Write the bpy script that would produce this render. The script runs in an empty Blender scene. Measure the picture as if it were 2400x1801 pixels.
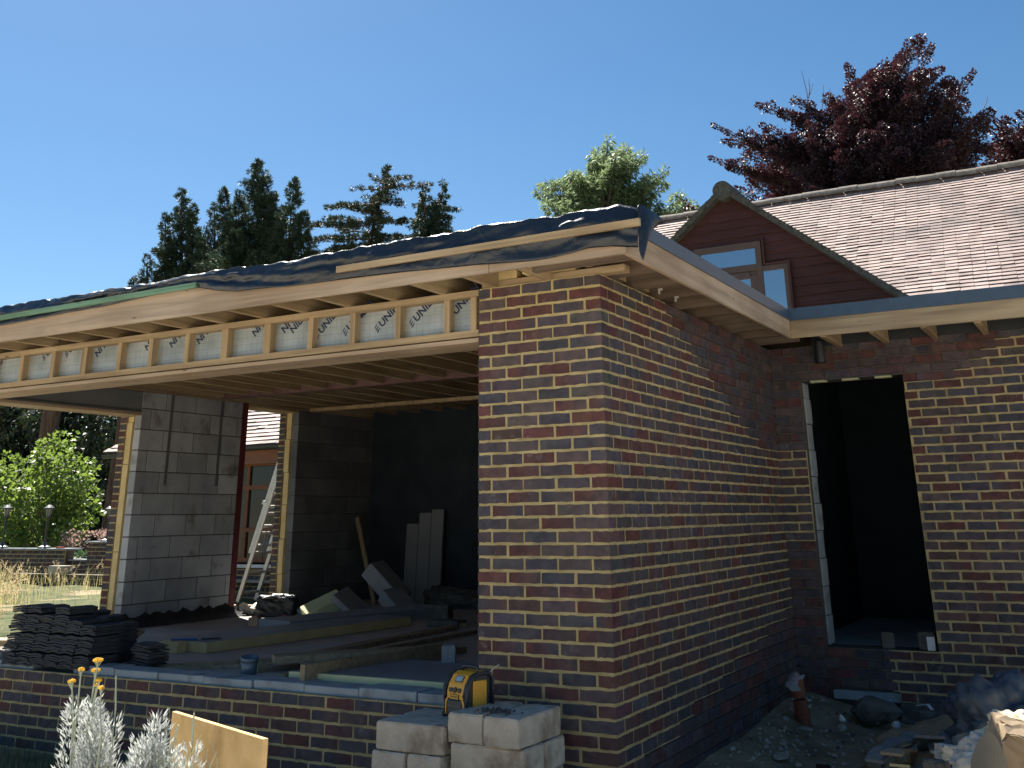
import bpy, bmesh, math, random
import numpy as np
from mathutils import Vector, Matrix
R_ = math.radians
rnd = random.Random(7)
sc = bpy.context.scene
col = sc.collection

# ------------------------------------------------------------------ camera
CAMP = Vector((2.5968, -5.66057, 1.57489))
CR = Matrix(((0.8735566, 0.170696, 0.4558089), (0.4865466, -0.2810678, -0.8272081), (-0.0130879, 0.9443854, -0.3285802)))
cam_d = bpy.data.cameras.new("camera")
cam_d.sensor_width = 36.0
cam_d.lens = 2388.978 / 2400 * 36
cam_d.shift_x = -28.2 / 2400
cam_d.shift_y = -519.04 / 2400
cam_d.clip_start = 0.05
cam_d.clip_end = 2000
cam = bpy.data.objects.new("camera", cam_d)
cam.matrix_world = Matrix.Translation(CAMP) @ CR.to_4x4()
col.objects.link(cam)
sc.camera = cam

# ------------------------------------------------------------------ sky, sun
SUN_EL, SUN_AZ = R_(52), R_(-57)      # azimuth from +Y towards +X
world = bpy.data.worlds.new("World")
sc.world = world
world.use_nodes = True
nt = world.node_tree
bg = nt.nodes["Background"]
sky = nt.nodes.new("ShaderNodeTexSky")
sky.sky_type = 'NISHITA'
sky.sun_disc = False
sky.sun_elevation = SUN_EL
sky.sun_rotation = SUN_AZ
sky.air_density = 1.0
sky.dust_density = 0.3
sky.ozone_density = 4.0
hs = nt.nodes.new('ShaderNodeHueSaturation'); hs.inputs['Hue'].default_value = 0.494; hs.inputs['Saturation'].default_value = 1.18; hs.inputs['Value'].default_value = 0.84
nt.links.new(sky.outputs[0], hs.inputs['Color'])
nt.links.new(hs.outputs[0], bg.inputs[0])
bg.inputs[1].default_value = 0.05
sd = bpy.data.lights.new("sun", 'SUN')
sd.energy = 5.0
sd.angle = R_(0.53)
sd.color = (1.0, 0.95, 0.86)
sun = bpy.data.objects.new("sun", sd)
sv = Vector((math.sin(SUN_AZ) * math.cos(SUN_EL), math.cos(SUN_AZ) * math.cos(SUN_EL), math.sin(SUN_EL)))
sun.rotation_euler = sv.to_track_quat('Z', 'Y').to_euler()
sun.location = sv * 40
col.objects.link(sun)
sc.view_settings.view_transform = 'Standard'
sc.view_settings.look = 'None'
sc.view_settings.gamma = 1
sc.view_settings.exposure = 1.52


def at(u, v, Y):
    """world point seen at photo pixel u,v whose distance along +Y from the camera is Y"""
    M = CR.transposed()
    d = M[0] * ((u - 1228.2) / 2388.978) - M[1] * ((v - 381.46) / 2388.978) - M[2]
    return CAMP + d * (Y / d.y)


# ------------------------------------------------------------------ helpers
def tag(o, label=None, cat=None, group=None, kind=None):
    if label: o["label"] = label
    if cat: o["category"] = cat
    if group: o["group"] = group
    if kind: o["kind"] = kind
    return o


def thing(name, label, cat, loc=(0, 0, 0), group=None, rz=0.0):
    o = bpy.data.objects.new(name, None)
    o.empty_display_size = 0.2
    col.objects.link(o)
    o.location = loc
    o.rotation_euler = (0, 0, rz)
    return tag(o, label, cat, group)


class MB:
    def __init__(s):
        s.v = []; s.f = []; s.c = []; s.sm = False

    def quad(s, a, b, c, d, colr=None):
        i = len(s.v); s.v += [a, b, c, d]; s.f.append((i, i + 1, i + 2, i + 3)); s.c.append(colr)

    def poly(s, pts, colr=None):
        i = len(s.v); s.v += list(pts); s.f.append(tuple(range(i, i + len(pts)))); s.c.append(colr)

    def hexa(s, p, colr=None):
        """p: 8 points, bottom ring 0-3 ccw seen from above, top ring 4-7"""
        i = len(s.v); s.v += [tuple(x) for x in p]
        for f in ((3, 2, 1, 0), (4, 5, 6, 7), (0, 1, 5, 4), (1, 2, 6, 5), (2, 3, 7, 6), (3, 0, 4, 7)):
            s.f.append(tuple(i + k for k in f)); s.c.append(colr)

    def box(s, x0, y0, z0, x1, y1, z1, colr=None):
        if x0 > x1: x0, x1 = x1, x0
        if y0 > y1: y0, y1 = y1, y0
        if z0 > z1: z0, z1 = z1, z0
        s.hexa([(x0, y0, z0), (x1, y0, z0), (x1, y1, z0), (x0, y1, z0), (x0, y0, z1), (x1, y0, z1), (x1, y1, z1), (x0, y1, z1)], colr)
        return s

    def beam(s, a, b, w, h, up=(0, 0, 1), colr=None):
        """bar from a to b, width w across, height h along up (centred)"""
        a = Vector(a); b = Vector(b); d = (b - a).normalized(); u = Vector(up)
        r = d.cross(u)
        if r.length < 1e-4: r = d.cross(Vector((1, 0, 0)))
        r.normalize(); u = r.cross(d).normalized()
        r *= w / 2; u *= h / 2
        s.hexa([a - r - u, a + r - u, b + r - u, b - r - u, a - r + u, a + r + u, b + r + u, b - r + u], colr)
        return s

    def tube(s, pts, rad, n=8, cap=True, colr=None):
        pts = [Vector(p) for p in pts]
        if not isinstance(rad, (list, tuple)): rad = [rad] * len(pts)
        base = len(s.v)
        for k, p in enumerate(pts):
            d = (pts[min(k + 1, len(pts) - 1)] - pts[max(k - 1, 0)]).normalized()
            a = d.cross(Vector((0, 0, 1)))
            if a.length < 1e-3: a = d.cross(Vector((1, 0, 0)))
            a.normalize(); b = d.cross(a)
            for j in range(n):
                t = 2 * math.pi * j / n
                s.v.append(tuple(p + (a * math.cos(t) + b * math.sin(t)) * rad[k]))
        for k in range(len(pts) - 1):
            for j in range(n):
                q = base + k * n
                s.f.append((q + j, q + (j + 1) % n, q + n + (j + 1) % n, q + n + j)); s.c.append(colr)
        if cap:
            s.f.append(tuple(base + j for j in range(n))[::-1]); s.c.append(colr)
            q = base + (len(pts) - 1) * n
            s.f.append(tuple(q + j for j in range(n))); s.c.append(colr)
        return s

    def xform(s, m, start=0):
        for i in range(start, len(s.v)): s.v[i] = tuple(m @ Vector(s.v[i]))
        return s

    def build(s, name, mat, parent=None, bev=0.0, smooth=False, colors=None):
        me = bpy.data.meshes.new(name)
        me.from_pydata([tuple(x) for x in s.v], [], s.f)
        if any(c is not None for c in s.c):
            at_ = me.color_attributes.new("col", 'FLOAT_COLOR', 'CORNER')
            buf = []
            for f, c in zip(s.f, s.c):
                if c is None: c = (0.5, 0.5, 0.5)
                if isinstance(c[0], (list, tuple)):
                    for k in range(len(f)): buf += [c[k][0], c[k][1], c[k][2], 1]
                else:
                    buf += [c[0], c[1], c[2], 1] * len(f)
            at_.data.foreach_set("color", buf)
        if smooth:
            me.polygons.foreach_set("use_smooth", [True] * len(me.polygons))
        me.materials.append(mat)
        me.update()
        o = bpy.data.objects.new(name, me)
        col.objects.link(o)
        if parent is not None: o.parent = parent
        if bev:
            m = o.modifiers.new("bevel", 'BEVEL'); m.width = bev; m.segments = 2; m.limit_method = 'ANGLE'
        return o


def bxo(name, mat, parent, x0, y0, z0, x1, y1, z1, bev=0.0):
    return MB().box(x0, y0, z0, x1, y1, z1).build(name, mat, parent, bev)


# ------------------------------------------------------------------ materials
def newmat(name):
    m = bpy.data.materials.new(name); m.use_nodes = True
    n = m.node_tree.nodes; b = n["Principled BSDF"]
    return m, m.node_tree, b


def N(t, typ, **kw):
    n = t.nodes.new(typ)
    for k, v in kw.items():
        if k.startswith('i_'): n.inputs[int(k[2:])].default_value = v
        else: setattr(n, k, v)
    return n


def ramp(t, fac, stops):
    r = t.nodes.new("ShaderNodeValToRGB")
    t.links.new(fac, r.inputs[0])
    e = r.color_ramp.elements
    while len(e) < len(stops): e.new(0.5)
    for k, (p, c) in enumerate(stops):
        e[k].position = p; e[k].color = (c[0], c[1], c[2], 1)
    return r


def mix(t, a, b, fac, mode='MIX'):
    m = t.nodes.new("ShaderNodeMix"); m.data_type = 'RGBA'; m.blend_type = mode
    for sck, val in ((m.inputs[6], a), (m.inputs[7], b), (m.inputs[0], fac)):
        if hasattr(val, 'is_linked') or hasattr(val, 'links'): t.links.new(val, sck)
        elif isinstance(val, (tuple, list)): sck.default_value = (val[0], val[1], val[2], 1)
        else: sck.default_value = val
    return m.outputs[2]


def noisemat(name, stops, scale=5.0, rough=0.8, bump=0.0, bscale=60.0, stretch=(1, 1, 1), detail=6.0, attr=False, spec=0.3, dirt=None, coord='Object', dist=0.0):
    m, t, b = newmat(name)
    tc = N(t, "ShaderNodeTexCoord"); mp = N(t, "ShaderNodeMapping")
    mp.inputs['Scale'].default_value = stretch
    t.links.new(tc.outputs[coord], mp.inputs[0])
    no = N(t, "ShaderNodeTexNoise"); no.inputs['Scale'].default_value = scale; no.inputs['Detail'].default_value = detail
    no.inputs['Distortion'].default_value = dist
    t.links.new(mp.outputs[0], no.inputs[0])
    r = ramp(t, no.outputs[0], stops)
    c = r.outputs[0]
    if attr:
        a = N(t, "ShaderNodeAttribute", attribute_name="col")
        c = mix(t, c, a.outputs[0], 1.0, 'MULTIPLY')
    if dirt:
        n2 = N(t, "ShaderNodeTexNoise"); n2.inputs['Scale'].default_value = dirt[1]; n2.inputs['Detail'].default_value = 8
        t.links.new(tc.outputs[coord], n2.inputs[0])
        rr = ramp(t, n2.outputs[0], [(dirt[2], (0, 0, 0)), (dirt[3], (1, 1, 1))])
        c = mix(t, c, dirt[0], rr.outputs[0])
    t.links.new(c, b.inputs['Base Color'])
    b.inputs['Roughness'].default_value = rough
    b.inputs['Specular IOR Level'].default_value = spec
    if bump:
        n3 = N(t, "ShaderNodeTexNoise"); n3.inputs['Scale'].default_value = bscale; n3.inputs['Detail'].default_value = 8
        t.links.new(mp.outputs[0], n3.inputs[0])
        bp = N(t, "ShaderNodeBump"); bp.inputs['Strength'].default_value = bump; bp.inputs['Distance'].default_value = 0.01
        t.links.new(n3.outputs[0], bp.inputs['Height'])
        t.links.new(bp.outputs[0], b.inputs['Normal'])
    return m


def woodmat(name, base, axis='x', rough=0.7, dark=0.6, knots=True, bump=0.15):
    """sawn timber: streaks along one axis, knots"""
    m, t, b = newmat(name)
    tc = N(t, "ShaderNodeTexCoord"); mp = N(t, "ShaderNodeMapping")
    s = {'x': (0.5, 9, 9), 'y': (9, 0.5, 9), 'z': (9, 9, 0.5)}[axis]
    mp.inputs['Scale'].default_value = s
    t.links.new(tc.outputs['Object'], mp.inputs[0])
    no = N(t, "ShaderNodeTexNoise"); no.inputs['Scale'].default_value = 2.5; no.inputs['Detail'].default_value = 8; no.inputs['Distortion'].default_value = 0.6
    t.links.new(mp.outputs[0], no.inputs[0])
    d = tuple(x * dark for x in base)
    r = ramp(t, no.outputs[0], [(0.3, d), (0.6, base), (0.8, tuple(min(1, x * 1.15) for x in base))])
    c = r.outputs[0]
    n2 = N(t, "ShaderNodeTexNoise"); n2.inputs['Scale'].default_value = 1.3; n2.inputs['Detail'].default_value = 3
    t.links.new(tc.outputs['Object'], n2.inputs[0])
    rr = ramp(t, n2.outputs[0], [(0.35, (0.78, 0.72, 0.66)), (0.65, (1.0, 1.0, 1.0))])
    c = mix(t, c, rr.outputs[0], 1.0, 'MULTIPLY')
    if knots:
        k = {'x': (2.2, 7, 7), 'y': (7, 2.2, 7), 'z': (7, 7, 2.2)}[axis]
        mk = N(t, "ShaderNodeMapping"); mk.inputs['Scale'].default_value = k
        t.links.new(tc.outputs['Object'], mk.inputs[0])
        vo = N(t, "ShaderNodeTexVoronoi"); vo.inputs['Scale'].default_value = 1.0; vo.inputs['Randomness'].default_value = 1.0
        t.links.new(mk.outputs[0], vo.inputs[0])
        kr = ramp(t, vo.outputs['Distance'], [(0.05 * float(knots), (1, 1, 1)), (0.10 * float(knots), (0, 0, 0))])
        c = mix(t, c, tuple(x * 0.3 for x in base), kr.outputs[0])
    t.links.new(c, b.inputs['Base Color'])
    b.inputs['Roughness'].default_value = rough
    b.inputs['Specular IOR Level'].default_value = 0.3
    bp = N(t, "ShaderNodeBump"); bp.inputs['Strength'].default_value = bump; bp.inputs['Distance'].default_value = 0.004
    t.links.new(no.outputs[0], bp.inputs['Height']); t.links.new(bp.outputs[0], b.inputs['Normal'])
    return m


def leafmat(name, c1, c2, trans=0.35, rough=0.45, spec=0.4, tcol=None):
    m, t, b = newmat(name)
    a = N(t, "ShaderNodeAttribute", attribute_name="col")
    c = mix(t, c1, c2, a.outputs['Fac'])
    t.links.new(c, b.inputs['Base Color'])
    b.inputs['Roughness'].default_value = rough
    b.inputs['Specular IOR Level'].default_value = spec
    tr = N(t, "ShaderNodeBsdfTranslucent")
    tcol = tcol or tuple(min(1, x * 1.8) for x in c2)
    tr.inputs[0].default_value = (*tcol, 1)
    ms = N(t, "ShaderNodeMixShader"); ms.inputs[0].default_value = trans
    t.links.new(b.outputs[0], ms.inputs[1]); t.links.new(tr.outputs[0], ms.inputs[2])
    t.links.new(ms.outputs[0], t.nodes["Material Output"].inputs[0])
    return m


def plain(name, c, rough=0.5, metal=0.0, spec=0.5):
    v = 0.8
    m = noisemat(name, [(0.3, tuple(x * v for x in c)), (0.7, c)], scale=12, rough=rough, spec=spec)
    m.node_tree.nodes["Principled BSDF"].inputs['Metallic'].default_value = metal
    return m


M = {}
# brick: per-corner colour in attribute, mottled, white bloom here and there
def brickmat():
    m, t, b = newmat("facing_brick")
    a = N(t, "ShaderNodeAttribute", attribute_name="col")
    tc = N(t, "ShaderNodeTexCoord")
    no = N(t, "ShaderNodeTexNoise"); no.inputs['Scale'].default_value = 14; no.inputs['Detail'].default_value = 8
    t.links.new(tc.outputs['Object'], no.inputs[0])
    r = ramp(t, no.outputs[0], [(0.3, (0.62, 0.60, 0.68)), (0.55, (1, 1, 1)), (0.75, (1.35, 1.15, 1.1))])
    c = mix(t, a.outputs[0], r.outputs[0], 1.0, 'MULTIPLY')
    n2 = N(t, "ShaderNodeTexNoise"); n2.inputs['Scale'].default_value = 5; n2.inputs['Detail'].default_value = 10; n2.inputs['Roughness'].default_value = 0.75
    t.links.new(tc.outputs['Object'], n2.inputs[0])
    r2 = ramp(t, n2.outputs[0], [(0.585, (0, 0, 0)), (0.72, (0.6, 0.6, 0.6))])
    c = mix(t, c, (0.26, 0.25, 0.25), r2.outputs[0])
    n4 = N(t, "ShaderNodeTexNoise"); n4.inputs['Scale'].default_value = 26; n4.inputs['Detail'].default_value = 10; n4.inputs['Roughness'].default_value = 0.7
    t.links.new(tc.outputs['Object'], n4.inputs[0])
    r4 = ramp(t, n4.outputs[0], [(0.60, (0, 0, 0)), (0.72, (0.45, 0.45, 0.45))])
    c = mix(t, c, (0.24, 0.20, 0.13), r4.outputs[0])
    t.links.new(c, b.inputs['Base Color'])
    b.inputs['Roughness'].default_value = 0.75; b.inputs['Specular IOR Level'].default_value = 0.35
    n3 = N(t, "ShaderNodeTexNoise"); n3.inputs['Scale'].default_value = 90; n3.inputs['Detail'].default_value = 6
    t.links.new(tc.outputs['Object'], n3.inputs[0])
    bp = N(t, "ShaderNodeBump"); bp.inputs['Strength'].default_value = 0.5; bp.inputs['Distance'].default_value = 0.006
    t.links.new(n3.outputs[0], bp.inputs['Height']); t.links.new(bp.outputs[0], b.inputs['Normal'])
    return m
M['brick'] = brickmat()
M['mortar'] = noisemat("sand_mortar", [(0.3, (0.33, 0.26, 0.12)), (0.7, (0.52, 0.42, 0.215))], scale=9, rough=0.95, bump=0.6, bscale=120, dirt=((0.2, 0.17, 0.12), 3, 0.55, 0.75))
M['mortar_raw'] = noisemat("raw_mortar", [(0.3, (0.075, 0.062, 0.056)), (0.7, (0.15, 0.125, 0.105))], scale=15, rough=0.95, bump=0.6, bscale=90)
M['block'] = noisemat("aerated_block", [(0.3, (0.27, 0.285, 0.305)), (0.7, (0.40, 0.42, 0.445))], scale=3, rough=0.95, bump=0.35, bscale=150, attr=True, dirt=((0.14, 0.12, 0.09), 4, 0.58, 0.75))
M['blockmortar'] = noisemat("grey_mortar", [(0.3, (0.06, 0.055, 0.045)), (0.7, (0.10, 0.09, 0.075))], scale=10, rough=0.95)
M['loose_block'] = noisemat("dense_block", [(0.25, (0.40, 0.35, 0.28)), (0.7, (0.58, 0.52, 0.43))], scale=7, rough=0.95, bump=1.0, bscale=70, dirt=((0.20, 0.15, 0.10), 5, 0.50, 0.70))
M['sill_block'] = noisemat("blue_grey_block", [(0.3, (0.24, 0.27, 0.29)), (0.7, (0.36, 0.39, 0.40))], scale=4, rough=0.95, bump=0.5, bscale=110, dirt=((0.14, 0.13, 0.12), 5, 0.55, 0.75))
M['ins'] = noisemat("yellow_insulation", [(0.3, (0.54, 0.41, 0.19)), (0.7, (0.66, 0.52, 0.27))], scale=8, rough=0.9, bump=0.3, bscale=200)
M['ins_pale'] = noisemat("pale_insulation", [(0.3, (0.46, 0.48, 0.28)), (0.7, (0.56, 0.58, 0.36))], scale=6, rough=0.9)
M['ins_grey'] = noisemat("insulation_facing", [(0.3, (0.20, 0.21, 0.23)), (0.7, (0.27, 0.28, 0.30))], scale=3, rough=0.55)
for ax in 'xyz':
    M['pine' + ax] = woodmat("pine_" + ax, (0.42, 0.32, 0.195), ax)
    M['ply' + ax] = woodmat("planed_softwood_" + ax, (0.45, 0.35, 0.255), ax, dark=0.66, knots=0.7, bump=0.12)
    M['old' + ax] = woodmat("weathered_timber_" + ax, (0.36, 0.28, 0.18), ax)
    M['oldd' + ax] = woodmat("shaded_timber_" + ax, (0.19, 0.14, 0.105), ax)  # darker timber copy, shade of the soffit cavity put into its colour
M['green_wood'] = woodmat("green_treated_batten", (0.16, 0.30, 0.20), 'x')
M['trim'] = plain("grey_metal_trim", (0.052, 0.088, 0.135), 0.4, 0.0, 0.5)
M['void'] = noisemat('interior_shade', [(0.3, (0.014, 0.019, 0.027)), (0.7, (0.026, 0.034, 0.045))], 3, 0.9)  # deep interior shade and bluish haze painted as a near-black base
M['blockdark'] = noisemat('shaded_block', [(0.3, (0.09, 0.093, 0.10)), (0.7, (0.135, 0.14, 0.15))], 3, 0.95, attr=True)  # darker copy of the block, shade of the deep room painted in
M['steel'] = noisemat("red_oxide_steel", [(0.3, (0.10, 0.055, 0.05)), (0.7, (0.16, 0.09, 0.08))], scale=6, rough=0.6)
M['galv'] = plain("dark_galvanised_steel", (0.09, 0.095, 0.10), 0.5, 0.4)
M['strapm'] = plain('galvanised_strap', (0.13, 0.135, 0.145), 0.6)
M['lintel'] = noisemat("painted_steel_lintel", [(0.3, (0.13, 0.14, 0.15)), (0.7, (0.18, 0.19, 0.20))], scale=2, rough=0.7)
M['dpc'] = plain("dark_red_strip", (0.11, 0.016, 0.022), 0.7)
M['alu'] = plain("ladder_aluminium", (0.62, 0.60, 0.57), 0.38, 0.35)
M['black'] = plain("black_plastic", (0.022, 0.027, 0.035), 0.45)
M['blacksheet'] = plain("black_sheet", (0.02, 0.022, 0.026), 0.5)
M['white'] = plain("white_plastic", (0.75, 0.75, 0.73), 0.5)
M['bluep'] = plain("blue_plastic", (0.02, 0.11, 0.36), 0.4)
M['red'] = plain("red_plastic", (0.6, 0.03, 0.03), 0.4)
M['yellow'] = plain("yellow_plastic", (0.72, 0.36, 0.03), 0.45)
M['lcd'] = plain("lcd_screen", (0.32, 0.46, 0.50), 0.25)
M['pipeblue'] = plain("blue_grey_duct", (0.09, 0.14, 0.19), 0.4)
M['clay'] = noisemat("orange_clay", [(0.3, (0.16, 0.05, 0.028)), (0.7, (0.25, 0.08, 0.042))], scale=7, rough=0.75)
M['brown'] = woodmat("stained_boards", (0.060, 0.025, 0.024), 'x', rough=0.65, dark=0.6)
M['brownframe'] = plain("brown_window_frame", (0.075, 0.052, 0.042), 0.45)
M['teak'] = woodmat("orange_brown_frame", (0.22, 0.09, 0.04), 'x', rough=0.5, knots=False)
M['tile'] = noisemat("pale_roof_tile", [(0.3, (0.27, 0.205, 0.185)), (0.6, (0.40, 0.31, 0.28))], scale=5, rough=0.75, bump=0.3, bscale=60, attr=True, dirt=((0.15, 0.125, 0.12), 1.1, 0.52, 0.76))
M['ridge'] = noisemat("ridge_tile", [(0.3, (0.11, 0.095, 0.08)), (0.7, (0.24, 0.21, 0.175))], scale=9, rough=0.85, bump=0.4)
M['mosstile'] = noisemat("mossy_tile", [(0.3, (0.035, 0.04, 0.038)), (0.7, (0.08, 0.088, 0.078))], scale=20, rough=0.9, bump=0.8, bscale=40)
M['stacktile'] = noisemat("dark_grey_tile", [(0.3, (0.035, 0.037, 0.042)), (0.7, (0.065, 0.066, 0.07))], scale=12, rough=0.85, bump=0.3)
M['soil'] = noisemat("soil", [(0.25, (0.13, 0.10, 0.055)), (0.5, (0.25, 0.20, 0.12)), (0.75, (0.36, 0.30, 0.19))], scale=3.5, rough=1.0, bump=1.0, bscale=25, detail=10)
M['screed'] = noisemat("dusty_floor", [(0.3, (0.30, 0.28, 0.26)), (0.7, (0.42, 0.395, 0.37))], scale=2, rough=0.8, dirt=((0.34, 0.31, 0.26), 2.5, 0.55, 0.8))
M['stone'] = noisemat("pale_stone", [(0.3, (0.22, 0.20, 0.16)), (0.7, (0.42, 0.39, 0.33))], scale=14, rough=0.9, bump=0.6)
M['darkstone'] = noisemat("dark_rubble", [(0.3, (0.07, 0.065, 0.06)), (0.7, (0.14, 0.125, 0.11))], scale=14, rough=0.95, bump=0.6)
M['bark'] = noisemat("bark", [(0.3, (0.045, 0.03, 0.022)), (0.7, (0.13, 0.09, 0.065))], scale=6, rough=0.95, bump=1.0, bscale=12, stretch=(4, 4, 0.5))
M['twig'] = plain("twig", (0.07, 0.05, 0.045), 0.8)
M['silver'] = leafmat("silver_leaf", (0.30, 0.32, 0.30), (0.52, 0.54, 0.52), 0.2, 0.7, 0.2)
M['silverstem'] = plain("silver_stem", (0.34, 0.38, 0.28), 0.8)
M['goldflower'] = noisemat("golden_flower", [(0.3, (0.62, 0.30, 0.01)), (0.7, (0.85, 0.52, 0.03))], scale=60, rough=0.7)
M['grass'] = leafmat("dry_grass", (0.06, 0.12, 0.025), (0.30, 0.26, 0.12), 0.4, 0.6)
M['darkgrass'] = leafmat("green_grass", (0.03, 0.07, 0.025), (0.07, 0.12, 0.05), 0.3, 0.6)
M['cloth'] = plain("net_curtain", (0.6, 0.62, 0.58), 0.9)
M['cardboard'] = plain("cardboard", (0.33, 0.24, 0.15), 0.85)
M['sacking'] = noisemat("pale_sacking", [(0.3, (0.30, 0.28, 0.24)), (0.7, (0.58, 0.55, 0.48))], scale=8, rough=0.8, bump=0.4)
M['lampglass'] = plain("lamp_glass", (0.30, 0.30, 0.27), 0.2)
M['osb'] = noisemat("ochre_board", [(0.3, (0.56, 0.35, 0.13)), (0.7, (0.74, 0.50, 0.23))], scale=9, rough=0.8, bump=0.2, bscale=80, dirt=((0.28, 0.16, 0.06), 3, 0.55, 0.75))


def glassmat():
    m, t, b = newmat("window_glass")
    tc = N(t, "ShaderNodeTexCoord"); no = N(t, "ShaderNodeTexNoise"); no.inputs['Scale'].default_value = 0.8
    t.links.new(tc.outputs['Object'], no.inputs[0])
    r = ramp(t, no.outputs[0], [(0.3, (0.012, 0.02, 0.03)), (0.7, (0.03, 0.045, 0.06))])
    t.links.new(r.outputs[0], b.inputs['Base Color'])
    b.inputs['Roughness'].default_value = 0.05
    g = N(t, "ShaderNodeBsdfGlossy"); g.inputs['Roughness'].default_value = 0.01; g.inputs[0].default_value = (0.9, 0.95, 1, 1)
    ms = N(t, "ShaderNodeMixShader"); ms.inputs[0].default_value = 0.45
    t.links.new(b.outputs[0], ms.inputs[1]); t.links.new(g.outputs[0], ms.inputs[2])
    t.links.new(ms.outputs[0], t.nodes["Material Output"].inputs[0])
    return m
M['glass'] = glassmat()
M['darkglass'] = plain('dark_window_glass', (0.012, 0.018, 0.022), 0.12)


def foilmat():
    m, t, b = newmat("foil_facing")
    tc = N(t, "ShaderNodeTexCoord")
    sep = N(t, "ShaderNodeSeparateXYZ"); t.links.new(tc.outputs['Object'], sep.inputs[0])
    lines = []
    for k, off in ((0, 0.013), (2, 0.02)):
        a = N(t, "ShaderNodeMath", operation='ADD'); a.inputs[1].default_value = off + 50
        t.links.new(sep.outputs[k], a.inputs[0])
        d = N(t, "ShaderNodeMath", operation='DIVIDE'); d.inputs[1].default_value = 0.05
        t.links.new(a.outputs[0], d.inputs[0])
        f = N(t, "ShaderNodeMath", operation='FRACT'); t.links.new(d.outputs[0], f.inputs[0])
        l = N(t, "ShaderNodeMath", operation='LESS_THAN'); l.inputs[1].default_value = 0.028
        t.links.new(f.outputs[0], l.inputs[0]); lines.append(l)
    mx = N(t, "ShaderNodeMath", operation='MAXIMUM')
    t.links.new(lines[0].outputs[0], mx.inputs[0]); t.links.new(lines[1].outputs[0], mx.inputs[1])
    no = N(t, "ShaderNodeTexNoise"); no.inputs['Scale'].default_value = 6
    t.links.new(tc.outputs['Object'], no.inputs[0])
    r = ramp(t, no.outputs[0], [(0.3, (0.28, 0.315, 0.32)), (0.7, (0.41, 0.445, 0.45))])
    c = mix(t, r.outputs[0], (0.14, 0.16, 0.18), mx.outputs[0])
    t.links.new(c, b.inputs['Base Color'])
    b.inputs['Metallic'].default_value = 0.35; b.inputs['Roughness'].default_value = 0.38
    bp = N(t, "ShaderNodeBump"); bp.inputs['Strength'].default_value = 0.25; bp.inputs['Distance'].default_value = 0.01
    t.links.new(no.outputs[0], bp.inputs['Height']); t.links.new(bp.outputs[0], b.inputs['Normal'])
    return m
M['foil'] = foilmat()
M['ink'] = plain("navy_ink", (0.012, 0.02, 0.06), 0.6)


def tarpmat():
    m, t, b = newmat("black_blue_tarpaulin")
    tc = N(t, "ShaderNodeTexCoord")
    no = N(t, "ShaderNodeTexNoise"); no.inputs['Scale'].default_value = 1.4; no.inputs['Detail'].default_value = 5
    t.links.new(tc.outputs['Object'], no.inputs[0])
    r = ramp(t, no.outputs[0], [(0.35, (0.006, 0.009, 0.013)), (0.55, (0.008, 0.014, 0.026)), (0.7, (0.014, 0.017, 0.020))])
    t.links.new(r.outputs[0], b.inputs['Base Color'])
    b.inputs['Roughness'].default_value = 0.36
    b.inputs['Specular IOR Level'].default_value = 0.5
    n2 = N(t, "ShaderNodeTexNoise"); n2.inputs['Scale'].default_value = 7; n2.inputs['Detail'].default_value = 4; n2.inputs['Distortion'].default_value = 1.5
    t.links.new(tc.outputs['Object'], n2.inputs[0])
    bp = N(t, "ShaderNodeBump"); bp.inputs['Strength'].default_value = 0.55; bp.inputs['Distance'].default_value = 0.02
    t.links.new(n2.outputs[0], bp.inputs['Height']); t.links.new(bp.outputs[0], b.inputs['Normal'])
    return m
M['tarp'] = tarpmat()

# ------------------------------------------------------------------ brickwork
BL, BH, J, CR_ = 0.215, 0.065, 0.010, 0.075


def brick_tone():
    t = rnd.random()
    if t < 0.12: a = (0.105, 0.043, 0.039)
    elif t < 0.28: a = (0.092, 0.053, 0.051)
    elif t < 0.60: a = (0.082, 0.062, 0.063)
    elif t < 0.84: a = (0.070, 0.058, 0.068)
    else: a = (0.060, 0.058, 0.072)
    g = rnd.uniform(0.8, 1.2)
    a = tuple(x * g for x in a)
    if rnd.random() < 0.28:
        b = (0.10, 0.036, 0.033) if rnd.random() < 0.5 else (0.052, 0.053, 0.066)
    else:
        b = tuple(x * rnd.uniform(0.85, 1.15) for x in a)
    return a, b


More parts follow.
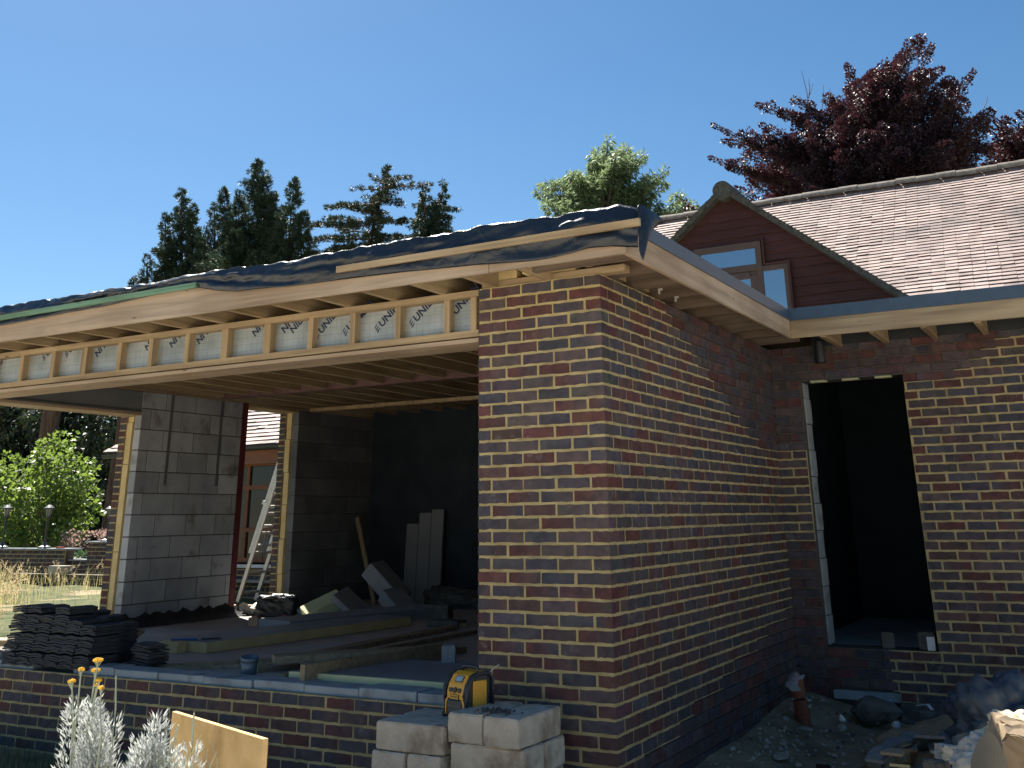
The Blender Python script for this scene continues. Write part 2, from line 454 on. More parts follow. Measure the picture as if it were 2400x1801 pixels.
def brick_face(mb, o, u, n, s0, s1, z0, z1, corner0=False, corner1=False, tones=None):
    """one brick on a wall face: o origin, u along, n outward; raised 4 mm, rough edges"""
    a, b = tones or brick_tone()
    e = 0.0035
    P = lambda s, z, d: (o[0] + u[0] * s + n[0] * d, o[1] + u[1] * s + n[1] * d, z)
    jt = lambda: rnd.uniform(-0.0016, 0.0016)
    f0 = s0 - (0.004 if corner0 else -e); f1 = s1 + (0.004 if corner1 else -e)
    k = 5
    d = 0.004
    tops = []; bots = []
    for i in range(k + 1):
        s = f0 + (f1 - f0) * i / k
        tops.append(P(s, z1 - e + rnd.uniform(-0.0035, 0.0028), d + rnd.uniform(-0.0008, 0.0008)))
        bots.append(P(s, z0 + e + rnd.uniform(-0.0028, 0.0035), d + rnd.uniform(-0.0008, 0.0008)))
    B = lambda s, z: P(s, z, -0.012)
    for i in range(k):
        t0 = i / k; t1 = (i + 1) / k
        c0 = tuple(a[j] * (1 - t0) + b[j] * t0 for j in range(3)); c1 = tuple(a[j] * (1 - t1) + b[j] * t1 for j in range(3))
        mb.quad(bots[i], bots[i + 1], tops[i + 1], tops[i], (c0, c1, c1, c0))
        sa = s0 + (s1 - s0) * t0; sb = s0 + (s1 - s0) * t1
        mb.quad(tops[i], tops[i + 1], B(sb, z1), B(sa, z1), a)
        mb.quad(B(sa, z0), B(sb, z0), bots[i + 1], bots[i], a)
    if not corner0: mb.quad(B(s0, z1), B(s0, z0), bots[0], tops[0], a)
    if not corner1: mb.quad(tops[k], bots[k], B(s1, z0), B(s1, z1), b)


def brickwork(o, u, n, length, ztop, rows, start, holes=(), pointed=None, corner0=False, cornerL=False, tones0=None, end_cut=True):
    """returns (bricks, pointing, raw mortar). start(k)= first brick length of row k; pointed(k)=(s_from,s_to)"""
    br, po, ra = MB(), MB(), MB()
    P = lambda s, z, d: (o[0] + u[0] * s + n[0] * d, o[1] + u[1] * s + n[1] * d, z)

    def slab(mb, s0, s1, z0, z1, d):
        if s1 - s0 < 1e-4: return
        if s0 == 0.0: s0 = 0.0015
        # front sheet with returns
        a, b, c, e = P(s0, z0, d), P(s1, z0, d), P(s1, z1, d), P(s0, z1, d)
        a2, b2, c2, e2 = P(s0, z0, -0.03), P(s1, z0, -0.03), P(s1, z1, -0.03), P(s0, z1, -0.03)
        mb.hexa([a, b, b2, a2, e, c, c2, e2])
    for k in range(rows):
        zt = ztop - k * CR_
        zc = (zt - CR_ / 2)
        free = [(0.0, length)]
        for (h0, h1, zb, zh) in holes:
            if zb < zc < zh:
                nf = []
                for (a, b) in free:
                    if h0 > a: nf.append((a, min(b, h0)))
                    if h1 < b: nf.append((max(a, h1), b))
                free = [x for x in nf if x[1] - x[0] > 0.01]
        p = pointed(k) if pointed else (0, length)
        for (a, b) in free:
            pa, pb = max(a, p[0]), min(b, p[1])
            if pb > pa:
                slab(po, pa, pb, zt - CR_, zt, 0.0)
                if pa > a: slab(ra, a, pa, zt - CR_, zt, -0.010)
                if pb < b: slab(ra, pb, b, zt - CR_, zt, -0.010)
            else:
                slab(ra, a, b, zt - CR_, zt, -0.010)
        s = 0.0; L = start(k); first = True
        while s < length - 0.01:
            e = min(s + L, length)
            for (a, b) in free:
                x0, x1 = max(s, a), min(e, b)
                if x1 - x0 > 0.02:
                    j = rnd.uniform(-0.004, 0.004)
                    brick_face(br, o, u, n, x0 + (0 if first else j), x1 + (j if x1 < b else 0), zt - CR_ + J / 2, zt - J / 2,
                               corner0 and x0 == 0.0, cornerL and x1 >= length - 1e-6,
                               tones0[k] if (tones0 and first) else None)
            s = e + J; L = BL; first = False
    return br, po, ra


# ------------------------------------------------------------------ EXTENSION
ZT = 3.0
L = 3.6728
WA = 0.8725
ext = thing("brick_extension", "unfinished flat roofed brick extension with open front and tarpaulin on its roof", "extension")
tones = [brick_tone() for _ in range(44)]
# face A (looks to -Y), built from the corner towards -X
def bw(parent, name, *a, **k):
    b, p, r = brickwork(*a, **k)
    w = b.build(name, M['brick'], parent)
    if p.f: p.build('pointing', M['mortar'], w)
    for hi in (True, False):
        q = MB()
        for n_, f in enumerate(r.f):
            if (sum(r.v[i][2] for i in r.f[n_ - n_ % 6]) / 4 > 1.55) == hi:
                b0 = len(q.v); q.v += [r.v[i] for i in f]; q.f.append(tuple(range(b0, b0 + len(f)))); q.c.append(None)
        if q.f: q.build('raw_joint', M['mortar_raw'], w)
    return w
t_rev = [(b, a) for a, b in tones]
bw(ext, 'pier_wall', (0, 0), (-1, 0), (0, -1), WA, ZT, 42, lambda k: 0.1025 if k % 2 == 0 else 0.215, corner0=True, cornerL=True, tones0=tones)
limB = [1.10, 1.22, 1.35, 1.58, 1.70, 1.95, 2.05, 2.25, 2.38, 2.62, 2.85, 3.1]
def ptB(k):
    if k < 12: return (0, limB[k])
    if k >= 29: return (0, max(0.35, 3.3 - (k - 29) * 0.42 + (.15 if k % 2 else 0)))
    return (0, L)
bw(ext, 'side_wall', (0, 0), (0, 1), (1, 0), L, ZT, 42, lambda k: 0.215 if k % 2 == 0 else 0.1025, corner0=True, pointed=ptB,
   tones0=[(tuple(x * rnd.uniform(.7, 1.3) for x in a), b) for a, b in tones])
# wall C
limC = [2.02, 1.90, 1.78, 1.68, 1.55, 1.14]
def ptC(k):
    if k < 6: return (limC[k], 9)
    if k < 12: return (1.13, 9)
    if k >= 22: return (min(1.13 if k < 33 else .75, .3 + (k - 22) * .08), 9)
    return (0, 9)
HC = (0.245, 1.132, 0.525, 2.70)
bw(ext, 'back_wall', (0, L), (1, 0), (0, -1), 4.2, ZT, 38, lambda k: 0.245 if k % 2 else 0.115, holes=[HC, (0.30, 0.80, 0.0, 0.225)], pointed=ptC)
# wall cores (solid behind the facing)
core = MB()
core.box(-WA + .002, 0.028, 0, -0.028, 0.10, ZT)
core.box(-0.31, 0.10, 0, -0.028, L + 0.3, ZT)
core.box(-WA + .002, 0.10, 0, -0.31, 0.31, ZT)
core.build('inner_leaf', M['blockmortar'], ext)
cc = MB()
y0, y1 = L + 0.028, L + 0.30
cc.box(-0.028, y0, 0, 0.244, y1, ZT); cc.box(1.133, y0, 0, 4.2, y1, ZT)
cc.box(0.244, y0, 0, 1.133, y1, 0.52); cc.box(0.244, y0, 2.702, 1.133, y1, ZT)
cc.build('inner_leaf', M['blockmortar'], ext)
# grey block reveal of the tall opening, one block above the other
for k in range(10):
    z = 0.53 + k * 0.225
    if z > 2.6: break
    bxo('reveal_block', M['sill_block'], ext, 0.235, L + 0.105, z + .006, 0.252 + rnd.uniform(-.006, .01), L + 0.29, min(z + 0.222, 2.69))
for k in range(3):
    bxo('lintel_bar', M['ins_pale'], ext, 0.33 + k * 0.28, L + 0.05, 2.683, 0.47 + k * 0.28, L + 0.12, 2.699)
bxo('lintel', M['galv'], ext, 0.246, L + 0.004, 2.694, 1.131, L + 0.027, 2.702)
# low wall under the open front
bw(ext, 'low_wall', (-WA - 0.01, 0), (-1, 0), (0, -1), 6.2, 0.525, 12, lambda k: 0.215 if k % 2 == 0 else 0.1025)
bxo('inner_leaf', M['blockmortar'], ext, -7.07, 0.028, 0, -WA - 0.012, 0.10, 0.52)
for k in range(14):
    x1 = -0.90 - k * 0.445; x0 = x1 - 0.437
    dz = rnd.uniform(-0.006, 0.006)
    if k in (8,): continue
    b = bxo('coping_block', M['sill_block'], ext, x0, 0.055 + rnd.uniform(-.008, .008), 0.44, x1, 0.255, 0.575 + dz, bev=0.008)
# ---- timber stud panel above the opening
fr_top, fr_bot = 2.96, 2.735
XA, XB = -7.05, -WA - 0.004
bxo('head_plate', M['pinex'], ext, XA, -0.004, 2.955, XB, 0.092, 2.998)
bxo('sole_plate', M['pinex'], ext, XA, 0.0, 2.692, XB, 0.095, 2.735)
studs = [-5.51 - .4 * 3, -5.51 - .4 * 2, -5.51 - .4, -5.51, -5.10, -4.70, -4.29, -3.93, -3.53, -3.125, -2.70, -2.30, -1.92, -1.53, -1.13, -0.92]
for x in studs:
    bxo('stud', M['pinez'], ext, x - 0.0225 - (.02 if rnd.random() < .3 else 0), 0.002, 2.735, x + 0.0225, 0.09, 2.955, bev=0.002)
# foil boards with printed lettering
panels = []
for i in range(len(studs) - 1):
    a, b = studs[i] + .0225, studs[i + 1] - .0225
    p = bxo('foil_board', M['foil'], ext, a, 0.062, 2.737, b, 0.09, 2.953)
    panels.append((a, b, p))


def text_mesh(s, size, mat, name, parent, m4, extrude=0.0004, spacing=1.0):
    cu = bpy.data.curves.new(name, 'FONT'); cu.body = s; cu.size = size; cu.extrude = extrude; cu.space_character = spacing
    cu.offset = size * 0.028; cu.resolution_u = 2
    o = bpy.data.objects.new(name, cu); col.objects.link(o)
    dg = bpy.context.evaluated_depsgraph_get()
    me = bpy.data.meshes.new_from_object(o.evaluated_get(dg))
    bpy.data.objects.remove(o)
    if callable(m4): m4 = m4(max(v.co.x for v in me.vertices))
    me.transform(m4)
    me.materials.clear(); me.materials.append(mat)
    o = bpy.data.objects.new(name, me); col.objects.link(o)
    if parent: o.parent = parent
    return o


def logo_quads(mb, size):
    # three slanted strokes rising to the right, like a little winged mark
    for k in range(3):
        y = k * size * 0.26
        mb.poly([(0 + k * .05 * size, y, 0), (size * 0.50, y + size * .10, 0), (size * 0.62, y + size * .22, 0), (size * 0.12 + k * .05 * size, y + size * .13, 0)])
        mb.poly([(size * .12, y - .06 * size, .0002), (size * 0.30, y + size * .0, .0002), (size * 0.22, y + size * .10, .0002)])


def foil_text(u, v, flip=False, logo=False, s="UNILIN", size=0.078, ang=42):
    P = at(u, v, 5.66057 + 0.0605)
    base = Matrix.Translation((P.x, 0.0605, P.z)) @ Matrix.Rotation(math.pi / 2, 4, 'X') @ Matrix.Rotation(R_(ang), 4, 'Z')
    par = None
    for a, b, p in panels:
        if a - 0.03 <= P.x <= b + 0.03: par = p
    par = par or panels[0][2]
    if flip:
        # turned upside down: the last letter comes first
        text_mesh(s, size, M['ink'], 'lettering', par, lambda w: base @ Matrix.Translation((w, size * 0.7, 0)) @ Matrix.Rotation(math.pi, 4, 'Z'))
    else:
        off = 0.0
        if logo:
            mb = MB(); logo_quads(mb, size * 0.95); mb.xform(base); mb.build('printed_mark', M['ink'], par); off = size * 0.68
        text_mesh(s, size, M['ink'], 'lettering', par, base @ Matrix.Translation((off, 0, 0)))


for a in [(2, 857, False, True), (102, 848, False, True), (155, 840, False, True), (186, 812, True, False, "LIN"), (228, 838, True, False, "LIN"),
          (300, 808, True, False, "LI"), (345, 823, True, False, "LIN"), (403, 816, True, False, "LIN"), (467, 808, True, False, "LIN"), (553, 770, True, False, "LI"),
          (598, 790, True, False, "LIN"), (667, 782, True, False, "LIN"), (686, 783, False, False, "NILIN"), (742, 797, False, True),
          (848, 747, False, False, "ILIN"), (884, 782, False, True), (808, 790, False, True), (965, 770, False, True), (1068, 740, False, False, "UNILIN")]:
    foil_text(*a)
# front beam: planed soffit board with counterbored holes
bm = bxo('front_beam', M['plyx'], ext, XA, 0.003, 2.655, XB, 0.30, 2.683, bev=0.002)
hl = MB()
for k in range(11):
    x = -1.35 - k * 0.57
    hl.tube([(x, 0.14, 2.6545), (x, 0.14, 2.66)], 0.03, 12)
hl.build('bolt_recess', M['oldx'], bm)
# ---- joists (run front to back, 0.4 m centres)
YF, XF, YC = -0.47, 0.385, 3.0
for k in range(19):
    x = 0.12 - 0.40 * k - 0.48
    bxo('joist', M['piney'], ext, x - 0.0235, YF + 0.027, 3.0, x + 0.0235, 3.62, 3.19)
    bxo('joist', M['oldy'], ext, x - 0.0235, 3.74, 3.0, x + 0.0235, 7.3, 3.19)
# ladder joists out over the side wall and the back wall
for k in range(10):
    y = -0.25 + 0.40 * k
    if y > 3.4: break
    bxo('joist', M['olddx'], ext, -0.335, y, 3.0, XF - 0.024, y + 0.045, 3.19)
for k in range(10):
    x = 0.62 + 0.40 * k
    bxo('joist', M['piney'], ext, x, YC + 0.024, 2.965, x + 0.045, 3.9, 3.15)
bxo('steel_beam', M['steel'], ext, -6.9, 3.625, 2.985, -0.3, 3.735, 3.19)
bxo('cross_plate', M['piney'], ext, -6.9, 5.25, 2.955, -0.3, 5.345, 2.998)
bxo('roof_deck', M['pinex'], ext, -7.3, YF + 0.03, 3.192, XF - 0.03, 7.4, 3.225)
bxo('roof_deck', M['ins_grey'], ext, XF - 0.029, YC + 0.03, 3.195, 4.6, 7.4, 3.222)
# corner wall plate poking past the brickwork, with packing of insulation
bxo('wall_plate', M['pinex'], ext, -0.86, 0.012, 3.0005, 0.165, 0.10, 3.045, bev=0.003)
bxo('insulation_block', M['ins'], ext, -0.86, 0.02, 3.047, -0.60, 0.11, 3.15)
bxo('insulation_block', M['ins'], ext, -0.52, -0.05, 3.05, -0.17, 0.08, 3.17)
bxo('joist', M['piney'], ext, -0.10, YF + 0.027, 3.055, -0.055, 1.0, 3.19)
# ---- fascias
bxo('fascia', M['plyx'], ext, -7.45, YF, 2.975, -0.52, YF + 0.024, 3.168, bev=0.002)
bxo('fascia', M['plyx'], ext, -0.517, YF, 2.977, XF, YF + 0.024, 3.165, bev=0.002)
bxo('fascia', M['plyy'], ext, XF - 0.024, YF + 0.025, 2.976, XF, YC - 0.0, 3.13, bev=0.002)
bxo('fascia', M['pinex'], ext, XF + 0.001, YC, 2.975, 4.7, YC + 0.024, 3.125, bev=0.002)
tr = MB()
tr.box(XF - 0.03, YF + 0.08, 3.127, XF + 0.012, YC - 0.02, 3.215)
tr.build('edge_trim', M['trim'], ext)
tr = MB()
tr.box(XF - 0.03, YC - 0.012, 3.122, 4.7, YC + 0.03, 3.225)
tr.build('edge_trim', M['trim'], ext)
MB().tube([(0.475, L - 0.09, 2.83), (0.475, L - 0.09, 3.02)], 0.045, 16).build('outlet_pipe', M['black'], ext, smooth=False)
bk = MB()
for y in (0.62, 0.92):
    bk.box(0.14, y, 2.985, 0.17, y + 0.004, 3.0); bk.box(0.14, y, 2.965, 0.144, y + 0.03, 2.99)
bk.build('joist_clip', M['alu'], ext)

# ------------------------------------------------------------------ LEFT WALL OF THE EXTENSION
XL = -6.767


def block_face(parent, x, y0, y1, z0, ztop, first, mt='block'):
    mb = MB(); mo = MB()
    mo.box(x - 0.09, y0 + .001, z0, x - 0.004, y1 - .001, ztop)
    k = 0; z = z0
    while z < ztop - 0.03:
        zt = min(z + 0.215, ztop)
        y = y0; Lb = first[k % len(first)]
        while y < y1 - 0.01:
            e = min(y + Lb, y1)
            g = rnd.uniform(0.82, 1.18)
            mb.box(x - 0.1, y, z, x + rnd.uniform(-0.001, 0.002), e, zt, (g, g, g * rnd.uniform(.97, 1.03)))
            y = e + 0.010; Lb = 0.44
        z += 0.225; k += 1
    o = mb.build('block_leaf', M[mt], parent, bev=0.004)
    mo.build('block_joint', M['blockmortar'], o)
    return o


lw = thing("side_pier_wall", "grey block inner face of the far left wall between its two openings, yellow insulation at its end", "wall")
block_face(lw, XL, 2.44, 3.995, 0.535, 2.96, [0.335, 0.13])
bxo('damp_strip', M['dpc'], lw, XL - 0.10, 4.002, 0.53, XL + 0.003, 4.09, 2.97)
bxo('timber_head', M['plyy'], ext, XL - 0.30, 0.31, 2.70, XL + 0.005, 2.435, 2.728)
bxo('lintel', M['lintel'], ext, XL - 0.28, 0.31, 2.732, XL - 0.006, 2.438, 2.955)
lp = MB(); lp.box(XL - 0.012, 0.31, 2.745, XL + 0.003, 2.438, 2.757); lp.build('lintel_lip', M['galv'], ext)
bxo('wall_plate', M['oldy'], ext, XL - 0.1, 0.31, 2.962, XL, 7.3, 2.997)
for y in (2.86, 3.64):
    bxo('strap', M['strapm'], lw, XL + 0.0035, y - 0.02, 1.97, XL + 0.008, y + 0.02, 2.955)


def pier_end(parent, y, z0, z1, hts):
    z = z0; k = 0
    while z < z1 - .02:
        h = hts[k % len(hts)]; zt = min(z + h, z1)
        d = rnd.uniform(-0.012, 0.006)
        bxo('insulation_board', M['ins'], parent, XL - 0.205 + rnd.uniform(-.004, .004), y + d, z + .002, XL - 0.125 + rnd.uniform(-.004, .004), y + 0.5, zt - .002, bev=0.003)
        z = zt; k += 1
    b, p, r = brickwork((XL - 0.325, y - 0.004), (1, 0), (0, -1), 0.1025, z1, int((z1 - z0) / CR_) + 3, lambda k: 0.1025)
    w = b.build('brick_leaf', M['brick'], parent); p.build('pointing', M['mortar'], w)


pier_end(lw, 2.44, 0.53, 2.70, [0.75, 0.9, 0.45, 0.2])
bxo('outer_leaf', M['mortar_raw'], lw, XL - 0.322, 2.47, 0.0, XL - 0.226, 4.09, 2.98)
lw2 = thing("rear_side_wall", "dark far stretch of the left block wall beyond the ladder opening", "wall")
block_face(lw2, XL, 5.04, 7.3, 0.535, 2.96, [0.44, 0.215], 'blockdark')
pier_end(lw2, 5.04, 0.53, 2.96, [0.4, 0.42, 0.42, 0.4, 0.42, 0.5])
bxo('outer_leaf', M['mortar_raw'], lw2, XL - 0.322, 5.07, 0.0, XL - 0.226, 6.38, 2.98)
bxo('timber_head', M['piney'], ext, XL - 0.3, 4.10, 2.93, XL, 5.03, 2.958)
bxo('corner_post', M['mortar_raw'], ext, XL - 0.30, 0.0, 0, XL, 0.30, 2.65)
bxo('sill_wall', M['blockmortar'], ext, XL - 0.30, 0.30, 0, XL, 5.03, 0.50)
# back of the room and ceiling void, wall shade painted in near-black
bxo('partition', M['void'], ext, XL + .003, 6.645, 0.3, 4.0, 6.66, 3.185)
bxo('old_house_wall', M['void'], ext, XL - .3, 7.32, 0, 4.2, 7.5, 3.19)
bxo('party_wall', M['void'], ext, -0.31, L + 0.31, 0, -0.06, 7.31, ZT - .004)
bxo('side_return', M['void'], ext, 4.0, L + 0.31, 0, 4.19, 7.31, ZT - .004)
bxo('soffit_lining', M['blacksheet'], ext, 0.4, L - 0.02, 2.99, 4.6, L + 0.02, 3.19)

# ------------------------------------------------------------------ GROUND
def ground_h(x, y):
    h = 0.0
    if y > -1.5 and x > -0.5: h += min(0.2, max(0, (y + 0.2) * 0.058)) * math.exp(-(max(0, x) / 0.42) ** 2) + (0.03 if x > .9 else 0)
    if x < -7.2:
        h += min(0.5, (-7.2 - x) * 1.2) * min(1, max(0, (y + 1.5) / 1.5))
    h += 0.018 * math.sin(3.1 * x + 1.7 * y) + 0.014 * math.sin(5.3 * x - 4.1 * y + 1)
    return h


g = MB()
xs = sorted(set([-600, -200, -60, -40] + [-30 + i * 1.0 for i in range(23)] + [-7.4 + i * 0.25 for i in range(60)] + [8 + i * 2 for i in range(6)] + [40, 100, 600]))
ys = sorted(set([-600, -100, -30, -15, -10] + [-8 + i * 0.25 for i in range(52)] + [5.2 + i for i in range(20)] + [40, 100, 300, 900]))
nx, ny = len(xs), len(ys)
g.v = [(x, y, ground_h(x, y) if (-30 < x < 10 and -8 < y < 30) else (0.5 if x < -30 or y > 30 else 0.0)) for y in ys for x in xs]
for j in range(ny - 1):
    for i in range(nx - 1):
        q = j * nx + i
        g.f.append((q, q + 1, q + nx + 1, q + nx)); g.c.append(None)
tag(g.build("ground", M['soil'], smooth=True), kind="structure")
M['lawn'] = noisemat("rough_lawn", [(0.3, (0.035, 0.055, 0.018)), (0.7, (0.12, 0.12, 0.05))], scale=5, rough=1.0, bump=1.0, bscale=30)
lw_ = MB(); nlx, nly = 60, 40
for j in range(nly + 1):
    for i in range(nlx + 1):
        x_, y_ = -25 + i * (17.8 / nlx), -1.5 + j * (20 / nly); lw_.v.append((x_, y_, ground_h(x_, y_) + 0.012))
for j in range(nly):
    for i in range(nlx): q = j * (nlx + 1) + i; lw_.f.append((q, q + 1, q + nlx + 2, q + nlx + 1)); lw_.c.append(None)
tag(lw_.build("lawn", M['lawn'], smooth=True), kind="structure")
pv = MB(); pv.box(-16, -26, -0.10, 16, -2.8, 0.035); pv.box(3.0, -2.799, -0.10, 16, 8, 0.034)  # unseen pale ground added to bounce sunlight onto the shaded walls
tag(pv.build("bounce_ground", noisemat("pale_bounce_surface", [(0.3, (0.56, 0.51, 0.43)), (0.7, (0.68, 0.62, 0.53))], scale=3, rough=0.9)), kind="structure")
tag(bxo("room_floor", M['screed'], None, XL, 0.262, 0.45, -0.313, 7.3, 0.53), kind="structure")
tag(bxo("inner_room_floor", M['screed'], None, -0.05, L + 0.302, 0.42, 4.0, 7.3, 0.50), kind="structure")

from mathutils import noise as mnoise
# ------------------------------------------------------------------ TARPAULIN over the roof edge
def lerp_tab(tab, x):
    if x <= tab[0][0]: return tab[0][1]
    for (a, b), (c, d) in zip(tab, tab[1:]):
        if x <= c: return b + (d - b) * (x - a) / (c - a)
    return tab[-1][1]


hem_px = [(-60, 776), (0, 764), (163, 733), (244, 719), (353, 693.6), (461, 674.6), (480, 677), (510, 682), (556, 684), (600, 678), (681, 672), (763, 661), (852, 650), (953, 638), (1000, 634), (1115, 622), (1244, 613), (1285, 607), (1339, 594), (1380, 582), (1434, 578), (1470, 580), (1512, 581)]
top_px = [(-60, 726), (0, 714), (40, 706), (95, 697), (150, 692), (200, 682), (250, 673), (300, 665), (350, 657), (390, 651), (430, 640), (460, 637), (500, 627), (560, 620), (620, 613), (680, 606), (740, 592), (800, 580), (880, 566), (960, 551), (1020, 545), (1080, 533), (1150, 518), (1230, 505), (1300, 500), (1360, 490), (1420, 478), (1450, 472), (1470, 472), (1496, 481)]
YT = -0.495
hem = [(at(u, v, 5.66057 + YT).x, at(u, v, 5.66057 + YT).z) for u, v in hem_px]
top = [(at(u, v, 5.66057 + YT).x, at(u, v, 5.66057 + YT).z) for u, v in top_px]
x0, x1 = hem[0][0], 0.475
NXT = 420
tm = MB()
prof_n = 26


def fold(x, t):
    q = Vector((x * 1.7 + t * .8, t * 1.3, 3.1)); w = Vector((x * 5.1 - t * 1.9, t * 2.2, 7.7))
    a = 0.030 * mnoise.noise(q) + 0.016 * mnoise.noise(w) + 0.006 * mnoise.noise(w * 2.7)
    return a


for i in range(NXT + 1):
    x = x0 + (x1 - x0) * i / NXT
    zh = lerp_tab(hem, x); zt = lerp_tab(top, x)
    zt += 0.020 * mnoise.noise(Vector((x * 4.5, 1, 0))) + 0.012 * mnoise.noise(Vector((x * 13, 5, 0)))
    if x > 0.30: zt -= (x - 0.30) * 0.12
    for j in range(prof_n):
        if j <= 15:
            t = j / 15.0
            z = zh + (zt - 0.02 - zh) * t
            lim = 0.25 + 0.75 * math.sin(math.pi * min(1, t * 1.0)) 
            y = YT + (fold(x, t * 2.2) - 0.012) * lim * 0.9
            if t > 0.72: y += (t - 0.72) * 0.03
            if y > YT + 0.018: y = YT + 0.018
        else:
            t = (j - 15) / 10.0
            y = YT + 0.008 + t ** 1.6 * (1.6 if x < 0.1 else 1.6 - 1.3 * min(1, (x - 0.1) / .25))
            z = zt - 0.02 + 0.022 * math.sin(min(1, t * 4) * math.pi / 2) - t * 0.05
            z += 0.03 * mnoise.noise(Vector((x * 5, t * 4, 2))) * min(1, t * 5)
        if x < -0.3 and j > 15:
            pass
        tm.v.append((x, y, z))
for i in range(NXT):
    for j in range(prof_n - 1):
        q = i * prof_n + j
        tm.f.append((q, q + prof_n, q + prof_n + 1, q + 1)); tm.c.append(None)
# turned-back flap at the corner end
tarp = tm.build("tarpaulin", M['tarp'], smooth=True)
tag(tarp, "dark blue black tarpaulin draped over the front roof edge of the extension", "tarpaulin")
so = tarp.modifiers.new("thick", 'SOLIDIFY'); so.thickness = 0.002
fm = MB()
A = Vector((0.475, YT + .002, 3.275)); B = Vector((0.475, YT + .002, 2.975)); 
fa = [(0.476, YT, 3.262), (0.560, YT + 0.08, 3.19), (0.655, YT + 0.30, 3.105), (0.60, YT + 0.36, 3.085)]
pts = [[(0.476, -0.494, 3.262), (0.50, -0.42, 3.245), (0.52, -0.30, 3.225), (0.53, -0.16, 3.205)],
       [(0.478, -0.497, 3.15), (0.51, -0.46, 3.15), (0.53, -0.38, 3.16), (0.50, -0.28, 3.18)],
       [(0.480, -0.50, 3.03), (0.505, -0.49, 3.0), (0.515, -0.47, 2.99), (0.49, -0.43, 3.04)],
       [(0.478, -0.50, 2.975), (0.490, -0.50, 2.93), (0.498, -0.49, 2.905), (0.497, -0.48, 2.96)]]
for r in pts: fm.v += r
for i in range(3):
    for j in range(3):
        q = i * 4 + j; fm.f.append((q, q + 1, q + 5, q + 4)); fm.c.append(None)
fl = fm.build("tarpaulin_flap", M['tarp'], tarp, smooth=True)
ss = fl.modifiers.new("sub", 'SUBSURF'); ss.levels = 2; ss.render_levels = 2
so = fl.modifiers.new("thick", 'SOLIDIFY'); so.thickness = 0.003
# battens nailed over the sheet
b = MB().beam(at(790, 633, 5.66057 - 0.525), at(1500, 520.5, 5.66057 - 0.525), 0.025, 0.043).build("batten", M['pinex'], bev=0.002)
tag(b, "pale sawn batten nailed across the tarpaulin near the roof corner", "batten")
b = MB().beam(at(-60, 756, 5.66057 - 0.515), at(461, 668, 5.66057 - 0.515), 0.022, 0.040).build("batten", M['green_wood'], bev=0.002)
tag(b, "green treated batten holding the lower left tarpaulin edge", "batten")

# ------------------------------------------------------------------ OLD HOUSE BEHIND
HR_Y, HR_Z = 10.90, 6.54          # ridge
PT = R_(38.5); TP = math.tan(PT)
EV_Y = 6.0; EV_Z = HR_Z - (HR_Y - EV_Y) * TP
house = thing("house", "tiled brown bungalow behind the extension with a boarded gable dormer", "house", (0, 0, 0))
roofz = lambda y: HR_Z - (HR_Y - y) * TP
DX, DZ, DYF = -1.51, 5.84, 7.64   # dormer ridge
DS = (DZ - 4.12) / 2.08
rt = MB()
up = Vector((0, math.cos(PT), math.sin(PT))); nn = Vector((0, -math.sin(PT), math.cos(PT)))
ncourse = 63
for c in range(ncourse):
    s0 = c * 0.0997
    base = Vector((0, EV_Y, EV_Z)) + up * s0; b0_ = base.copy()
    yy = base.y
    xl = -11.57 + (yy - EV_Y) - 0.1; xr = 8.0
    x = xl - (c % 2) * 0.0825
    tone_row = rnd.uniform(0.96, 1.04)
    while x < xr:
        xa, xb = max(x, xl), x + 0.164
        # leave out what the dormer covers
        xm = (xa + xb) / 2
        zr = roofz(yy) 
        hid = abs(xm - DX) < max(0, (DZ - 0.15 - zr) / DS - 0.1) and yy > DYF + 0.2
        if yy < 6.95 and xb > -7.08: hid = True
        if not hid and xb > xa:
            lip = rnd.uniform(-0.002, 0.002)
            l0 = rnd.uniform(0.0135, 0.020); g = rnd.uniform(0.80, 1.12) * tone_row
            if rnd.random() < 0.05: g *= 0.75
            tw = rnd.uniform(-0.0015, 0.0015); pink = rnd.uniform(0.97, 1.04)
            c3 = (g * pink, g, g * rnd.uniform(.97, 1.02))
            sag = 0.030 * mnoise.noise(Vector((xm * .5, yy * .6, 4.0)))
            base = b0_ + nn * sag
            if rnd.random() < .012: lip += -.02
            p = [Vector((xa, 0, 0)) + base + nn * (l0 + tw) - up * lip, Vector((xb, 0, 0)) + base + nn * (l0 - tw) - up * lip,
                 Vector((xb, 0, 0)) + base + up * 0.108 + nn * 0.003, Vector((xa, 0, 0)) + base + up * 0.108 + nn * 0.003]
            rt.quad(*p, c3)
            d = [p[0] - nn * 0.03, p[1] - nn * 0.03]
            rt.quad(d[0], d[1], p[1], p[0], tuple(v * .3 for v in c3))  # butt face coloured darker, painting the shadow line of each course
        x += 0.1655
roof = rt.build('roof', M['tile'], house)
rb = MB()
rb.quad((-11.6, EV_Y, EV_Z - .02), (-7.09, EV_Y, EV_Z - .02), (-7.09, HR_Y, HR_Z - .02), (-6.67, HR_Y, HR_Z - .02))
rb.quad((-7.09, 6.95, roofz(6.95) - .02), (8.0, 6.95, roofz(6.95) - .02), (8.0, HR_Y, HR_Z - .02), (-7.09, HR_Y, HR_Z - .02))
rb.quad((8.0, HR_Y, HR_Z - .02), (8.0, HR_Y + 5, HR_Z - .02 - 5 * TP), (-11.6, HR_Y + 5, HR_Z - .02 - 5 * TP), (-6.67, HR_Y, HR_Z - .02))
rb.poly([(-11.6, EV_Y, EV_Z - .02), (-6.67, HR_Y, HR_Z - .02), (-11.6, HR_Y + 5, EV_Z - .02)])
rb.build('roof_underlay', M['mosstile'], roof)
x = -6.6
rg = MB()
